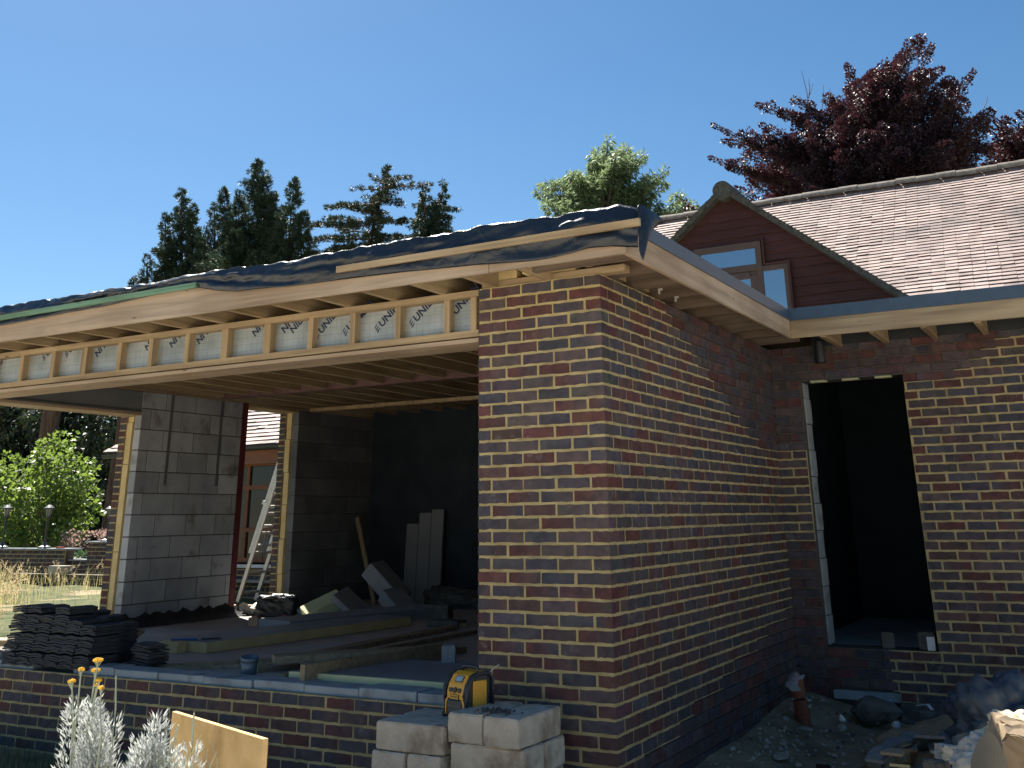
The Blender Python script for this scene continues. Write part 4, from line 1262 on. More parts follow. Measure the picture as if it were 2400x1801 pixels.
# radio
rd = thing("site_radio", "yellow and black jobsite radio with carry handle standing on the left block stack", "radio", (-0.735, -0.33, 0.547), rz=R_(-17))
RW, RD, RHh = 0.185, 0.19, 0.225
bd = MB()
def rr(w, z, dx=0): return w
prof = [(-RD / 2, 0.012), (-RD / 2, 0.13), (-RD / 2 + 0.012, 0.165), (-RD / 2 + 0.045, 0.208), (-RD / 2 + 0.075, 0.222), (RD / 2 - 0.02, 0.222), (RD / 2, 0.20), (RD / 2, 0.012)]
def extr(prof, x0, x1):
    mb = MB(); n = len(prof)
    for x in (x0, x1): mb.v += [(x, y, z) for y, z in prof]
    mb.f.append(tuple(range(n))); mb.f.append(tuple(range(2 * n - 1, n - 1, -1)))
    for k in range(n): mb.f.append((k, n + k, n + (k + 1) % n, (k + 1) % n))
    mb.c = [None] * len(mb.f)
    return mb
extr(prof, -RW / 2 + 0.012, RW / 2 - 0.012).build('body', M['black'], rd, bev=0.004)
fp = [(y - 0.004 if y < 0 else y, z + (0.003 if z > .15 else 0)) for y, z in prof[:6]]
yl = MB()
# front face plate: yellow upper shell with legs either side of the dark speaker
def strip(x0, x1, pts):
    for (ya, za), (yb, zb) in zip(pts, pts[1:]): yl.quad((x0, ya, za), (x1, ya, za), (x1, yb, zb), (x0, yb, zb))
yf = -RD / 2 - 0.004
strip(-0.066, 0.066, [(yf, 0.098), (yf, 0.131), (yf + .012, 0.168), (yf + .045, 0.212), (yf + .079, 0.2262), (0.06, 0.2262)])
yl.poly([(-0.066, yf, 0.098), (-0.079, yf, 0.085), (-0.079, yf, 0.02), (-0.071, yf, 0.02), (-0.069, yf, 0.075), (-0.055, yf, 0.0985)][::-1])
yl.poly([(0.066, yf, 0.098), (0.079, yf, 0.085), (0.079, yf, 0.02), (0.069, yf, 0.02), (0.066, yf, 0.075), (0.052, yf, 0.0985)])
o = yl.build('front_shell', M['yellow'], rd); s_ = o.modifiers.new("t", 'SOLIDIFY'); s_.thickness = 0.004
sp = MB(); sp.box(-0.062, yf - 0.006, 0.018, 0.062, yf + 0.004, 0.092)
sp.build('speaker_grille', M['black'], rd, bev=0.006)
for z in (0.035, 0.06): bxo('grille_bar', M['trim'], rd, -0.05, yf - 0.0085, z, 0.055, yf - 0.006, z + 0.003)
bg_ = MB(); bg_.box(-0.040, yf - 0.005, 0.094, 0.034, yf - 0.0005, 0.121); badge = bg_.build('badge', M['black'], rd, bev=0.002)
bxo('badge_face', M['yellow'], badge, -0.0365, yf - 0.0062, 0.0968, 0.0305, yf - 0.0052, 0.1182)
text_mesh("DeWALT", 0.0185, M['black'], 'badge_lettering', badge, Matrix.Translation((-0.0345, yf - 0.0064, 0.1015)) @ Matrix.Rotation(math.pi / 2, 4, 'X'), 0.0003, 0.92)
nrm = Vector((0, -0.76, 0.65))
sc_ = MB()
c0 = Vector((0.006, yf + 0.0285, 0.1905)); u_ = Vector((1, 0, 0)); v_ = Vector((0, 0.6, 0.8)).normalized(); n_ = u_.cross(v_)
def plate(cx, cv, w, h, d, off=0.0):
    mb = MB(); c = c0 + u_ * cx + v_ * cv + n_ * off
    p = [c - u_ * w - v_ * h, c + u_ * w - v_ * h, c + u_ * w + v_ * h, c - u_ * w + v_ * h]
    mb.hexa([x - n_ * 0.003 for x in p] + [x + n_ * d for x in p]); return mb
plate(0, 0.002, 0.030, 0.017, 0.003).build('display_bezel', M['black'], rd)
plate(0, 0.002, 0.026, 0.0135, 0.004).build('display', M['lcd'], rd)
for cx in (-0.038, 0.034): 
    mb = MB(); mb.box(cx - 0.014, yf - 0.003, 0.1275, cx + 0.014, yf + 0.006, 0.150); mb.build('button_pad', M['black'], rd, bev=0.005)
MB().tube([(-0.002, yf - 0.006, 0.139), (-0.002, yf + 0.008, 0.139)], 0.0145, 18).build('dial', M['black'], rd)
bp_ = MB(); bp_.box(RW / 2 - 0.012, -0.045, 0.03, RW / 2 - 0.004, 0.055, 0.185); bp_.build('side_panel', M['yellow'], rd, bev=0.006)
# black roll-cage bumpers on both sides
for sx in (-1, 1):
    x = sx * (RW / 2 - 0.004)
    MB().tube([(x, yf + .004, 0.02), (x, yf + .002, 0.10), (x * 1.02, yf + 0.006, 0.15), (x, yf + 0.04, 0.20), (x, yf + 0.085, 0.218), (x, RD / 2 - 0.03, 0.218), (x, RD / 2, 0.19), (x, RD / 2, 0.03)], [0.013, 0.011, 0.015, 0.013, 0.011, 0.011, 0.012, 0.013], 10).build('bumper', M['black'], rd, smooth=True)
    MB().tube([(x * 1.06, yf, 0.0155), (x * 1.06, yf + 0.045, 0.0155)], 0.0155, 10).build('foot', M['black'], rd, smooth=True)
    MB().tube([(x * .96, yf - 0.003, 0.115), (x * .80, yf - 0.003, 0.115)], 0.009, 8).build('bumper_lug', M['black'], rd, smooth=True)
MB().tube([(-0.05, 0.0, 0.222), (-0.045, 0.0, 0.245), (-0.01, 0.0, 0.25), (0.07, 0.0, 0.25), (0.085, 0.0, 0.222)], 0.0075, 8).build('handle', M['black'], rd, smooth=True)
MB().tube([(0.075, 0.07, 0.21), (0.155, 0.085, 0.262)], 0.0028, 6).build('aerial', M['alu'], rd)

# ochre board standing in the garden
bdv = MB()
PL = Vector((-1.155, -2.08, 0.80)); PR = Vector((-0.375, -2.36, 0.80))
d_ = (PR - PL).normalized(); nn_ = Vector((-d_.y, d_.x, 0))
pl = [PL + Vector((0, 0, -0.80)), PR + Vector((0, 0, -0.80))]
bdv.hexa([pl[0], pl[1], pl[1] + nn_ * 0.022, pl[0] + nn_ * 0.022, PL, PR, PR + nn_ * 0.022, PL + nn_ * 0.022])
put("chipboard_sheet", "upright ochre sheet of board with pale sunlit edge in front of the low brick wall", "board", bdv, M['osb'], bev=0.002)

# ------------------------------------------------------------------ tile stack
tmesh = MB()
n_ = 8; tw_, tl_, th_ = 0.162, 0.262, 0.0125
for i in range(n_):
    xa, xb = -tw_ / 2 + tw_ * i / n_, -tw_ / 2 + tw_ * (i + 1) / n_
    f = lambda x: 0.0042 * math.cos(x / tw_ * 2 * math.pi * 1.0)
    p = [(xa, -tl_ / 2, f(xa)), (xb, -tl_ / 2, f(xb)), (xb, tl_ / 2, f(xb) + .003), (xa, tl_ / 2, f(xa) + .003)]
    q = [(a, b_1, c + th_) for a, b_1, c in p]
    tmesh.hexa(p + q)
t0 = tmesh.build("stacked_tile", M['stacktile'])
first_tile = True
ranks = ["leftmost", "second", "third", "fourth", "fifth", "rightmost"]
ntile = 0
PITCH = 0.0150
def tile(x, y, z, rz, lab, grp, tilt=0.0):
    global first_tile, ntile
    if first_tile: o = t0; first_tile = False
    else: o = t0.copy(); col.objects.link(o)
    o.location = (x, y, z); o.rotation_euler = (tilt, rnd.uniform(-.008, .008), rz)
    tag(o, lab, "roof tile", grp); ntile += 1
base_x = -5.19
heights = [27, 27, 24, 27, 22, 20]
for c in range(6):
    lean = -0.05 + c * 0.006
    for k in range(heights[c]):
        z = 0.548 + k * PITCH + (0.012 if k % 9 > 5 else 0)
        if k >= 24 and c == 2: continue
        sx = (k // 7) * 0.012
        tile(base_x + c * 0.165 + sx + rnd.uniform(-.006, .006), 0.17 + rnd.uniform(-.012, .012) + (k // 9) * 0.01, z, rnd.uniform(-.04, .04) + (math.pi if rnd.random() < .4 else 0),
             "one of the dark tiles in the %s front column of the tile stack" % ranks[c],
             "roof tiles in the %s front column" % ranks[c])
for c in range(5):
    for k in range([24, 22, 24, 22, 19][c]):
        tile(base_x + 0.04 + c * 0.168 + rnd.uniform(-.006, .006), 0.45 + rnd.uniform(-.01, .01), 0.548 + k * PITCH, rnd.uniform(-.03, .03),
             "one of the dark tiles behind the front row of the tile stack", "roof tiles in the back row")
for k in range(10):
    tile(-4.02 + rnd.uniform(-.05, .05), 0.38 + rnd.uniform(-.02, .02), 0.545 + k * 0.0165, R_(80) + rnd.uniform(-.2, .2), "one of the dark tiles in the low pile right of the tile stack", "roof tiles in the low pile")
put("cardboard_flap", "creased dark scrap of felt leaning beside the tile stack", "felt scrap", MB().box(-.13, -.12, 0, .13, .12, .012), M['oldx'], (-4.62, 0.62, 0.72), (R_(24), R_(16), R_(20)))

# ------------------------------------------------------------------ things on the room floor
FZ = 0.53
s1 = MB().box(-0.17, 0, 0, 0.17, 3.55, 0.105)
put("insulation_slab", "short yellow insulation piece jutting from the near end of the longest slab", "insulation board", MB().box(-4.77, 1.16, FZ, -4.555, 1.262, FZ + .086), M['ins'], bev=0.003)
longb = thing("insulation_slab", "longest yellow insulation slab with grey facing running away across the floor", "insulation board", (-4.33, 1.265, FZ), rz=R_(-6))
bxo('foam', M['ins'], longb, -0.58, 0, 0.002, 0, 2.6, 0.083, bev=0.003)
bxo('facing', M['ins_grey'], longb, -0.578, 0.003, 0.0835, -0.002, 2.598, 0.0855)
put("offcut", "second grey faced slab lying behind the longest insulation slab", "insulation board", MB().box(-.3, 0, 0, .25, 2.2, .10), M['ins_grey'], (-5.05, 2.9, FZ), (0, 0, R_(-14)), bev=.004)
bs = MB(); bs.beam((-4.70, 1.22, FZ + .096), (-4.53, 1.36, FZ + .096), 0.05, 0.012)
put("hand_saw", "bright blue handled saw lying on the short insulation slab", "saw", bs, M['bluep'], bev=.004)
tk_ = MB(); tk_.beam((-4.51, 1.38, FZ + .094), (-4.40, 1.50, FZ + .094), 0.04, 0.01)
put("saw_blade_cover", "black sheath beside the blue saw on the insulation slab", "cover", tk_, M['black'])
# pipe end sticking out of the floor
pp = MB(); pp.tube([(0, 0, 0), (0.02, -0.02, 0.14)], 0.055, 20, cap=False); pp.tube([(0.018, -0.018, 0.115), (0.021, -0.021, 0.143)], 0.062, 20, cap=False)
o = put("duct_pipe", "short blue grey duct pipe standing open just behind the low wall blocks", "pipe", pp, M['pipeblue'], (-2.98, 0.34, FZ - 0.0), smooth=True)
s_ = o.modifiers.new("t", 'SOLIDIFY'); s_.thickness = 0.004
# timbers: (pixel of left end, pixel of right end, height above floor, width, thickness)
def tim(lab, a, b, w, h, mat, z=FZ, cat="timber"):
    za = a[2] if len(a) > 2 else z; zb = b[2] if len(b) > 2 else z
    def P(uv, zz):
        d = at(uv[0], uv[1], 1.0) - CAMP
        t = (zz - CAMP.z) / d.z
        return CAMP + d * t
    A_, B_ = P(a, za + h / 2), P(b, zb + h / 2)
    mb = MB().beam(A_, B_, w, h)
    o = mb.build("timber", mat, None, bev=0.003)
    return tag(o, lab, cat, "timbers lying on the floor")
tim("stout pale timber lying nearest the low wall, its cut end by the duct pipe", (708, 1586), (1035, 1530), 0.045, 0.14, M['oldx'])
tim("short stub of timber just left of the stout timber", (655, 1590), (735, 1578), 0.11, 0.05, M['oldx'])
tim("wide flat board with splintered left end under the stout timber", (640, 1545), (1000, 1525), 0.20, 0.05, M['oldx'], z=FZ + .06)
tim("thin straight lath running from the tile stack past the duct pipe, upper one", (330, 1566), (650, 1546), 0.05, 0.03, M['oldx'])
tim("thin straight lath running from the tile stack past the duct pipe, lower one", (300, 1572), (640, 1558), 0.05, 0.025, M['oldx'], z=FZ + .0)
tim("long dark strip reaching towards the pier, the upper of the pair", (720, 1534), (1085, 1464), 0.06, 0.03, M['oldx'])
tim("long dark strip reaching towards the pier, the lower of the pair", (800, 1540), (1120, 1480), 0.05, 0.035, M['oldx'])
tim("long dark strip between the pair of long strips", (730, 1538), (1070, 1472), 0.05, 0.04, M['oldx'], z=FZ + .03)
tim("split dark board crossing behind the stout timber", (930, 1546), (1085, 1522), 0.09, 0.045, M['oldx'])
tim("short dark lath poking out behind the duct pipe", (600, 1572), (700, 1560), 0.06, 0.03, M['oldx'])
tim("pale offcut lying far right near the pier", (1050, 1460), (1085, 1466), 0.08, 0.04, M['piney' if False else 'pinex'])
tag(bxo("insulation_sheet", M['ins_pale'], None, -2.55, 0.268, FZ + .001, -0.93, 0.30, FZ + 0.075), "pale green edge of an insulation sheet behind the low wall by the radio", "insulation board")
tag(bxo("floor_board_sheet", M['ins_grey'], None, -2.5, 0.302, FZ + .002, -0.92, 1.15, FZ + 0.072), "dull grey sheet lying flat behind the radio", "sheet")
tag(put("grey_block", "small grey block standing by the end of the stout timber", "concrete block", rough_box(.10, .10, .17), M['sill_block'], (-1.83, 1.15, FZ + .01), (0, 0, .5)), None)
# rubble by the ladder opening
put("clay_brick", "small orange brick standing in the sun patch by the ladder opening", "brick", MB().box(-.055, -.045, 0, .055, .045, .085).box(-.03, -.025, .085, .03, .025, .10), noisemat("orange_brick", [(0.3, (0.42, 0.23, 0.14)), (0.7, (0.52, 0.32, 0.21))], 12, 0.9), (-5.60, 3.20, FZ), (0, 0, .3), bev=.004)
put("plastic_tub", "small tub with a red lid in the sun patch", "tub", MB().box(-.05, -.045, 0, .05, .045, .06), M['sacking'], (-5.47, 3.52, FZ), (0, 0, .2), bev=.004)
put("tub_lid", "red lid on the small tub in the sun patch", "lid", MB().box(-.055, -.05, 0, .05, .035, .012).box(-.02, -.02, .012, .025, .02, .022), M['red'], (-5.47, 3.52, FZ + .061), (0, 0, .3))
put("insulation_offcut", "thick yellow insulation offcut tilted up with scribbled pale face", "insulation offcut", rough_box(.46, .24, .13), M['ins_pale'], (-5.62, 4.35, FZ + .05), (R_(18), R_(-22), R_(55)))
put("insulation_offcut", "grey faced wedge of insulation leaning beside the scribbled offcut", "insulation offcut", rough_box(.42, .34, .07), M['ins_grey'], (-5.28, 4.4, FZ + .10), (R_(15), R_(38), R_(20)))
put("insulation_offcut", "large tilted insulation block at the back of the heap", "insulation offcut", rough_box(.55, .32, .2), M['ins_grey'], (-5.55, 5.35, FZ + .22), (R_(5), R_(42), R_(10)))
put("insulation_offcut", "smaller grey insulation block propping the large tilted one", "insulation offcut", rough_box(.4, .3, .16), M['ins_grey'], (-5.15, 5.1, FZ + .02), (R_(3), R_(35), R_(-12)))
put("white_tin", "small white tin standing in front of the leaning wedge", "tin", MB().tube([(0, 0, 0), (0, 0, .05)], .04, 16).box(-.03, -.1, 0, .09, -.03, .045), M['white'], (-5.05, 3.98, FZ))
put("grey_block", "dark block standing on the floor behind the long insulation slab", "block", rough_box(.16, .16, .17), M['darkstone'], (-3.95, 4.3, FZ), (0, 0, .2))
put("grey_block", "low flat block at the far end of the long insulation slab", "block", rough_box(.35, .2, .06), M['darkstone'], (-3.65, 3.9, FZ), (0, 0, .1))
put("dust_heap", "dark heap of rubble at the back of the room", "rubble heap", rough_box(.8, .5, .22, amp=.03), M['darkstone'], (-4.75, 5.9, FZ - .05), (R_(4), R_(8), .2))
sh = MB()
for i in range(12):
    for j in range(7):
        sh.v.append((i * .05, j * .05, .04 * math.sin(i * 1.3 + j) + .05 * math.cos(j * 1.7) + (.09 if i > 8 else 0)))
for i in range(11):
    for j in range(6): q = i * 7 + j; sh.f.append((q, q + 7, q + 8, q + 1)); sh.c.append(None)
put("plastic_sheet", "crumpled pale plastic sheet at the foot of the ladder opening", "plastic sheet", sh, M['sacking'], (-6.65, 4.05, FZ + .06), (0, 0, R_(20)), smooth=True)
put("black_sack", "lumpy black sack with white powder on top beside the red strip", "sack", rough_box(.42, .3, .2, amp=.018), M['blacksheet'], (-6.25, 4.25, FZ), (0, R_(4), .5))
put("powder_spill", "white powder spilled over the black sack", "powder", rough_box(.26, .12, .02, amp=.012), M['white'], (-6.2, 4.3, FZ + .20), (0, R_(4), .4))
o = put("floor_membrane", "ragged black membrane lapping the foot of the block pier", "membrane", MB(), M['blacksheet'])
mm = MB(); ny_ = 30
for i in range(ny_):
    y = 2.3 + i * 0.066
    mm.v += [(XL + .006, y, FZ + .12 + rnd.uniform(-.03, .03)), (XL + .035 + rnd.uniform(0, .03), y, FZ + .05), (XL + .16 + rnd.uniform(-.05, .06), y, FZ + .008)]
for i in range(ny_ - 1):
    for j in range(2): q = i * 3 + j; mm.f.append((q, q + 1, q + 4, q + 3)); mm.c.append(None)
bpy.data.objects.remove(o)
tag(mm.build("floor_membrane", M['blacksheet'], smooth=True), "ragged black membrane lapping the foot of the block pier", "membrane")
put("prop_plank", "reddish plank leaning against the dark rear wall", "plank", MB().beam((-6.64, 6.2, 1.60), (-6.15, 6.0, 0.53), 0.02, 0.08), M['oldz'])
for i, (xx, hh, ll) in enumerate([(-5.95, 0.98, "shortest"), (-5.75, 1.12, "middle"), (-5.55, 1.16, "tallest")]):
    put("leaning_sheet", "%s grey board leaning at the back of the room behind the plank" % ll, "board", MB().box(-.095, -.02, 0, .095, .02, hh), M['lintel'], (xx, 6.5, FZ), (R_(-4), 0, 0))
cb = MB(); cb.tube([(-5.0, 7.2, 2.3), (-4.5, 7.1, 2.0), (-3.9, 7.1, 1.85), (-3.2, 7.1, 1.8)], .006, 5)
put("cable", "thin pale cable drooping across the back of the dark room", "cable", cb, M['white'])
# bits left of the tile stack
put("timber", "pale sunlit board lying beyond the left end of the tile stack", "timber", MB().beam((-7.3, 0.5, FZ + .06), (-5.6, 0.95, FZ + .06), 0.2, 0.05), M['pinex'], group=None)
put("plastic_sheet", "crumpled grey plastic sheet at the left edge of the low wall", "plastic sheet", rough_box(.5, .35, .07, amp=.03), M['sacking'], (-5.62, 0.35, FZ), (0, 0, .4))

# ------------------------------------------------------------------ tall opening, back corner
put("concrete_block", "small grey block standing in the middle of the tall opening sill", "concrete block", rough_box(.10, .09, .12), M['darkstone'], (0.715, L + .17, 0.52), (0, 0, .3))
put("concrete_block", "broken grey block at the right end of the tall opening sill", "concrete block", rough_box(.13, .10, .13), M['darkstone'], (1.045, L + .10, 0.53), (0, 0, -.1))
put("paper_scrap", "torn white scrap on the broken block at the right of the sill", "paper", MB().poly([(0, 0, 0), (.07, 0, 0), (.07, 0, .11), (.04, 0, .09), (.01, 0, .05)]) or MB().box(0, 0, 0, .06, .004, .1), M['white'], (1.045, L + .035, 0.53))
put("stone_lintel", "pale stone slab set low in the back wall over a hole", "lintel", rough_box(.52, .10, .065), M['sill_block'], (0.54, L + .012, 0.150), (0, 0, 0))
tag(bxo("hole_shade", M['blacksheet'], None, .302, L + .02, 0, .798, L + .027, .15), "dark hole under the pale stone lintel", "hole")  # black panel painting the shade inside the hole
tag(put("slab_edge", "rough concrete footing along the base of the back wall", "footing", rough_box(1.5, .12, .15, amp=.008), M['darkstone'], (1.55, L - .03, 0.0)), None)
bpp = MB(); bpp.tube([(0, 0, 0), (0, 0, .20), (0.0, .0, .22)], .052, 18, cap=False); bpp.tube([(0, 0, .12), (0, 0, .135)], .060, 18); bpp.tube([(0, 0, .24), (.0, 0, .36)], .058, 18)
put("drain_pipe", "orange clay coloured drain pipe rising in the inner corner", "drain pipe", bpp, M['clay'], (0.26, 2.80, 0.04), (R_(3), R_(-7), 0), smooth=False)
bag = MB(); M['greybag'] = plain('grey_bag', (0.26, 0.23, 0.22), 0.6)
for i in range(9):
    for j in range(7):
        t = i / 8 * 2 * math.pi; z = j / 6
        r = .075 * (1 + .25 * math.sin(3 * t + j)) * (1 - .45 * z)
        bag.v.append((math.cos(t) * r + z * .03, math.sin(t) * r, .13 - z * .12 + .015 * math.sin(5 * t)))
for i in range(8):
    for j in range(6): q = i * 7 + j; bag.f.append((q, q + 7, q + 8, q + 1)); bag.c.append(None)
put("plastic_bag", "pale plastic bag tied over the top of the orange drain pipe", "plastic bag", bag, M['greybag'], (0.22, 2.79, 0.45), (R_(172), R_(20), .4), smooth=True)
# rubble and stones on the soil
def stone(lab, u, v, size, mat, z=None, grp=None, name="stone", cat="stone", flat=.6):
    d = at(u, v, 1.0) - CAMP
    zz = 0.12 if z is None else z
    P_ = CAMP + d * ((zz - CAMP.z) / d.z)
    bmh = bmesh.new(); bmesh.ops.create_icosphere(bmh, subdivisions=2, radius=1.0)
    ph = [rnd.uniform(0, 6) for _ in range(6)]
    for q in bmh.verts:
        c = q.co
        k = 1 + .22 * math.sin(2.3 * c.x + ph[0]) * math.cos(2.9 * c.y + ph[1]) + .15 * math.sin(4 * c.z + ph[2]) + rnd.uniform(-.06, .06)
        q.co = Vector((c.x * size * k, c.y * size * k * .8, c.z * size * flat * k))
    mb = MB()
    for f in bmh.faces:
        i = len(mb.v); mb.v += [tuple(x.co) for x in f.verts]; mb.f.append(tuple(range(i, i + 3))); mb.c.append(None)
    bmh.free()
    return put(name, lab, cat, mb, mat, tuple(P_), (rnd.uniform(-.3, .3), rnd.uniform(-.3, .3), rnd.uniform(0, 6)), group=grp)
stone("pale rounded flint at the foot of the side wall near the drain pipe", 1845, 1689, .045, M['stone'])
stone("flat pale flint lying alone on the soil near the bottom edge", 1830, 1773, .055, M['stone'], z=.08, flat=.35)
stone("small grey cobble in front of the round boulder", 1974, 1706, .04, M['stone'])
stone("big round dark boulder below the stone lintel", 2050, 1668, .16, M['darkstone'], z=.14, flat=.75)
stone("white flint chip standing upright left of the boulder", 1973, 1685, .022, M['white'], z=.18, flat=1.4)
stone("white broken flint right of the boulder", 2100, 1702, .035, M['white'], flat=1.1)
stone("dull stone half buried left of the boulder", 1890, 1710, .05, M['stone'], flat=.4)
stone("buried buff stone near the side wall foot", 1835, 1740, .03, M['stone'], z=.1)
stone("brown lump right of the round boulder", 2085, 1680, .06, M['darkstone'])
stone("dark clod in front of the footing, left one", 2170, 1680, .07, M['darkstone'], z=.2)
stone("dark clod in front of the footing, right one", 2235, 1680, .09, M['darkstone'], z=.2)
put("plastic_strip", "twisted white plastic strip on the soil by the footing", "plastic strip", MB().beam((0, 0, 0), (.10, -.03, .02), .02, .006).beam((.10, -.03, .02), (.16, -.09, .0), .022, .006), M['white'], (1.0, 3.2, 0.21), (0, 0, -.3))
for k in range(70):
    u, v = rnd.uniform(1740, 2330), rnd.uniform(1660, 1801)
    if v < 1641 + (1830 - u) * .95 + 20 and u < 1850: continue
    stone("one of the many small stones scattered over the dark soil", u, v, rnd.uniform(.006, .02), rnd.choice([M['stone'], M['darkstone'], M['darkstone']]), grp="small stones on the soil", z=.11)
M['feltgrey'] = noisemat('grey_felt', [(0.3, (0.10, 0.10, 0.10)), (0.7, (0.20, 0.195, 0.185))], 8, 0.9, bump=.5)
M['dustyrubble'] = noisemat('dusty_rubble', [(0.3, (0.22, 0.19, 0.15)), (0.7, (0.50, 0.45, 0.38))], 10, 0.95, bump=.6)
rb_ = MB()
for k in range(1500):
    x_, y_ = rnd.uniform(.05, 2.6), rnd.uniform(-.3, 3.55)
    s_ = rnd.uniform(.004, .020) * (1.4 if x_ > .9 else 1)
    z_ = ground_h(x_, y_) + s_ * .3
    a_ = Vector((x_, y_, z_)); b_ = a_ + Vector((rnd.uniform(-s_, s_), rnd.uniform(-s_, s_), rnd.uniform(-s_, s_) * .6)) * 1.6
    rb_.beam(a_, b_, s_ * rnd.uniform(.7, 1.6), s_ * rnd.uniform(.5, 1.2))
tag(rb_.build('rubble_chips', M['dustyrubble']), 'small chips of mortar, stone and brick strewn over the dark soil', 'rubble', kind='stuff')
# heap at the right: sheet, sacks, card, boards
def cloth_lump(name, lab, cat, mat, P_, sx, sy, sz, seed, rot=(0, 0, 0), fold_=.25, grp=None):
    bmh = bmesh.new(); bmesh.ops.create_icosphere(bmh, subdivisions=5, radius=1.0)
    from mathutils import noise as mn
    for q in bmh.verts:
        c = q.co.copy()
        k = 1 + fold_ * mn.noise(c * 1.6 + Vector((seed, 0, 0))) + fold_ * .7 * abs(mn.noise(c * 3.7 + Vector((0, seed, 0)))) + fold_ * .35 * abs(mn.noise(c * 8)) + fold_ * .15 * mn.noise(c * 19)
        q.co = Vector((c.x * sx * k, c.y * sy * k, max(-.35, c.z) * sz * k))
    mb = MB()
    for f in bmh.faces:
        i = len(mb.v); mb.v += [tuple(x.co) for x in f.verts]; mb.f.append(tuple(range(i, i + 3))); mb.c.append(None)
    bmh.free()
    me_o = put(name, lab, cat, mb, mat, P_, rot, group=grp)
    w_ = me_o.modifiers.new("w", 'WELD'); w_.merge_threshold = .0002
    me_o.data.polygons.foreach_set("use_smooth", [True] * len(me_o.data.polygons))
    return me_o
M['oldcard'] = plain('old_card', (0.17, 0.15, 0.115), 0.9)
M['dullbag'] = plain('dull_bag', (0.24, 0.22, 0.21), 0.6)
M['navysheet'] = noisemat("navy_plastic", [(0.3, (0.03, 0.04, 0.055)), (0.7, (0.07, 0.085, 0.105))], scale=4, rough=0.4, bump=0.9, bscale=9)
M['fleece'] = noisemat("cream_fleece", [(0.3, (0.45, 0.36, 0.22)), (0.7, (0.74, 0.66, 0.50))], scale=10, rough=0.9, bump=0.9, bscale=50)
hp = at(2330, 1640, 7.3)
cloth_lump("plastic_sack", "large slumped navy plastic sack against the back wall at right", "sack", M['navysheet'], tuple(at(2345, 1715, 6.6)), .27, .24, .22, 3, fold_=.55)
cloth_lump("fabric_bundle", "cream crumpled bundle lit by the sun at the right edge", "bundle", M['fleece'], tuple(at(2385, 1735, 5.2)), .13, .13, .09, 8, fold_=.4)
cloth_lump("sacking", "pale grey sacking draped below the sunlit bundle", "sacking", M['sacking'], tuple(at(2335, 1792, 5.1)), .16, .14, .09, 12, fold_=.4)
cv = MB()
for i in range(12):
    t0_, t1_ = i / 12, (i + 1) / 12
    f = lambda t: (t * .15 - .075, .05 * math.sin(t * math.pi), 0)
    a, b = f(t0_), f(t1_)
    h0, h1 = .17 - .35 * (t0_ - .45) ** 2 * 1.6 , .17 - .35 * (t1_ - .45) ** 2 * 1.6
    cv.quad((a[0], -a[1], 0), (b[0], -b[1], 0), (b[0], -b[1], h1), (a[0], -a[1], h0))
o = put("card_tube", "curved buff card shell standing in the heap at bottom right", "card", cv, M['oldcard'], tuple(at(2325, 1835, 4.75)), (R_(-12), R_(8), R_(5))); s_ = o.modifiers.new("t", 'SOLIDIFY'); s_.thickness = .004
put("carton", "crushed cardboard carton under the sunlit bundle at the right edge", "carton", rough_box(.26, .2, .14, amp=.01), M['cardboard'], tuple(at(2400, 1800, 5.0)), (R_(12), R_(20), .4))
for k, (a, b, w, lab, mt) in enumerate([((2050, 1770), (2140, 1700), .10, "grey torn felt strip pointing at the boulder", 'sill_block'), ((2090, 1762), (2160, 1725), .09, "buff board scrap beside the torn felt strip", 'cardboard'), ((2110, 1790), (2150, 1765), .08, "mustard yellow scrap of foam at the front of the heap", 'ins'),
                                        ((2130, 1801), (2250, 1720), .045, "long dark lath sloping up through the heap", 'oldx'), ((2160, 1810), (2290, 1690), .04, "second dark lath close to the navy sack", 'oldx'), ((2200, 1740), (2250, 1700), .12, "grey felt offcut in the middle of the heap", 'sill_block'), ((2200, 1806), (2300, 1770), .10, "dark rubber scrap under the card shell", 'blacksheet'), ((2180, 1720), (2190, 1760), .13, "curled dark scrap of felt in the heap", 'navysheet')]):
    P0, P1 = at(a[0], a[1] + 18, 6.3), at(b[0], b[1] + 14, 6.9)
    mb = MB(); n6 = 7
    d = (P1 - P0); sd_ = d.cross(Vector((0, 0, 1))).normalized() * w
    for i in range(n6):
        t = i / (n6 - 1); wv = .02 * math.sin(t * 5 + k)
        ww = sd_ * (1 + .3 * math.sin(i * 2.1 + k)) * .5
        c = P0 + d * t + Vector((0, 0, wv))
        mb.v += [c - ww, c + ww, c + ww + Vector((0, 0, .014)), c - ww + Vector((0, 0, .014))]
    for i in range(n6 - 1):
        for j in range(4): q = i * 4; mb.f.append((q + j, q + (j + 1) % 4, q + 4 + (j + 1) % 4, q + 4 + j)); mb.c.append(None)
    mb.f.append((0, 3, 2, 1)); mb.c.append(None); q = (n6 - 1) * 4; mb.f.append((q, q + 1, q + 2, q + 3)); mb.c.append(None)
    put("scrap", lab, "scrap", mb, M[{'sill_block': 'feltgrey'}.get(mt, mt)])
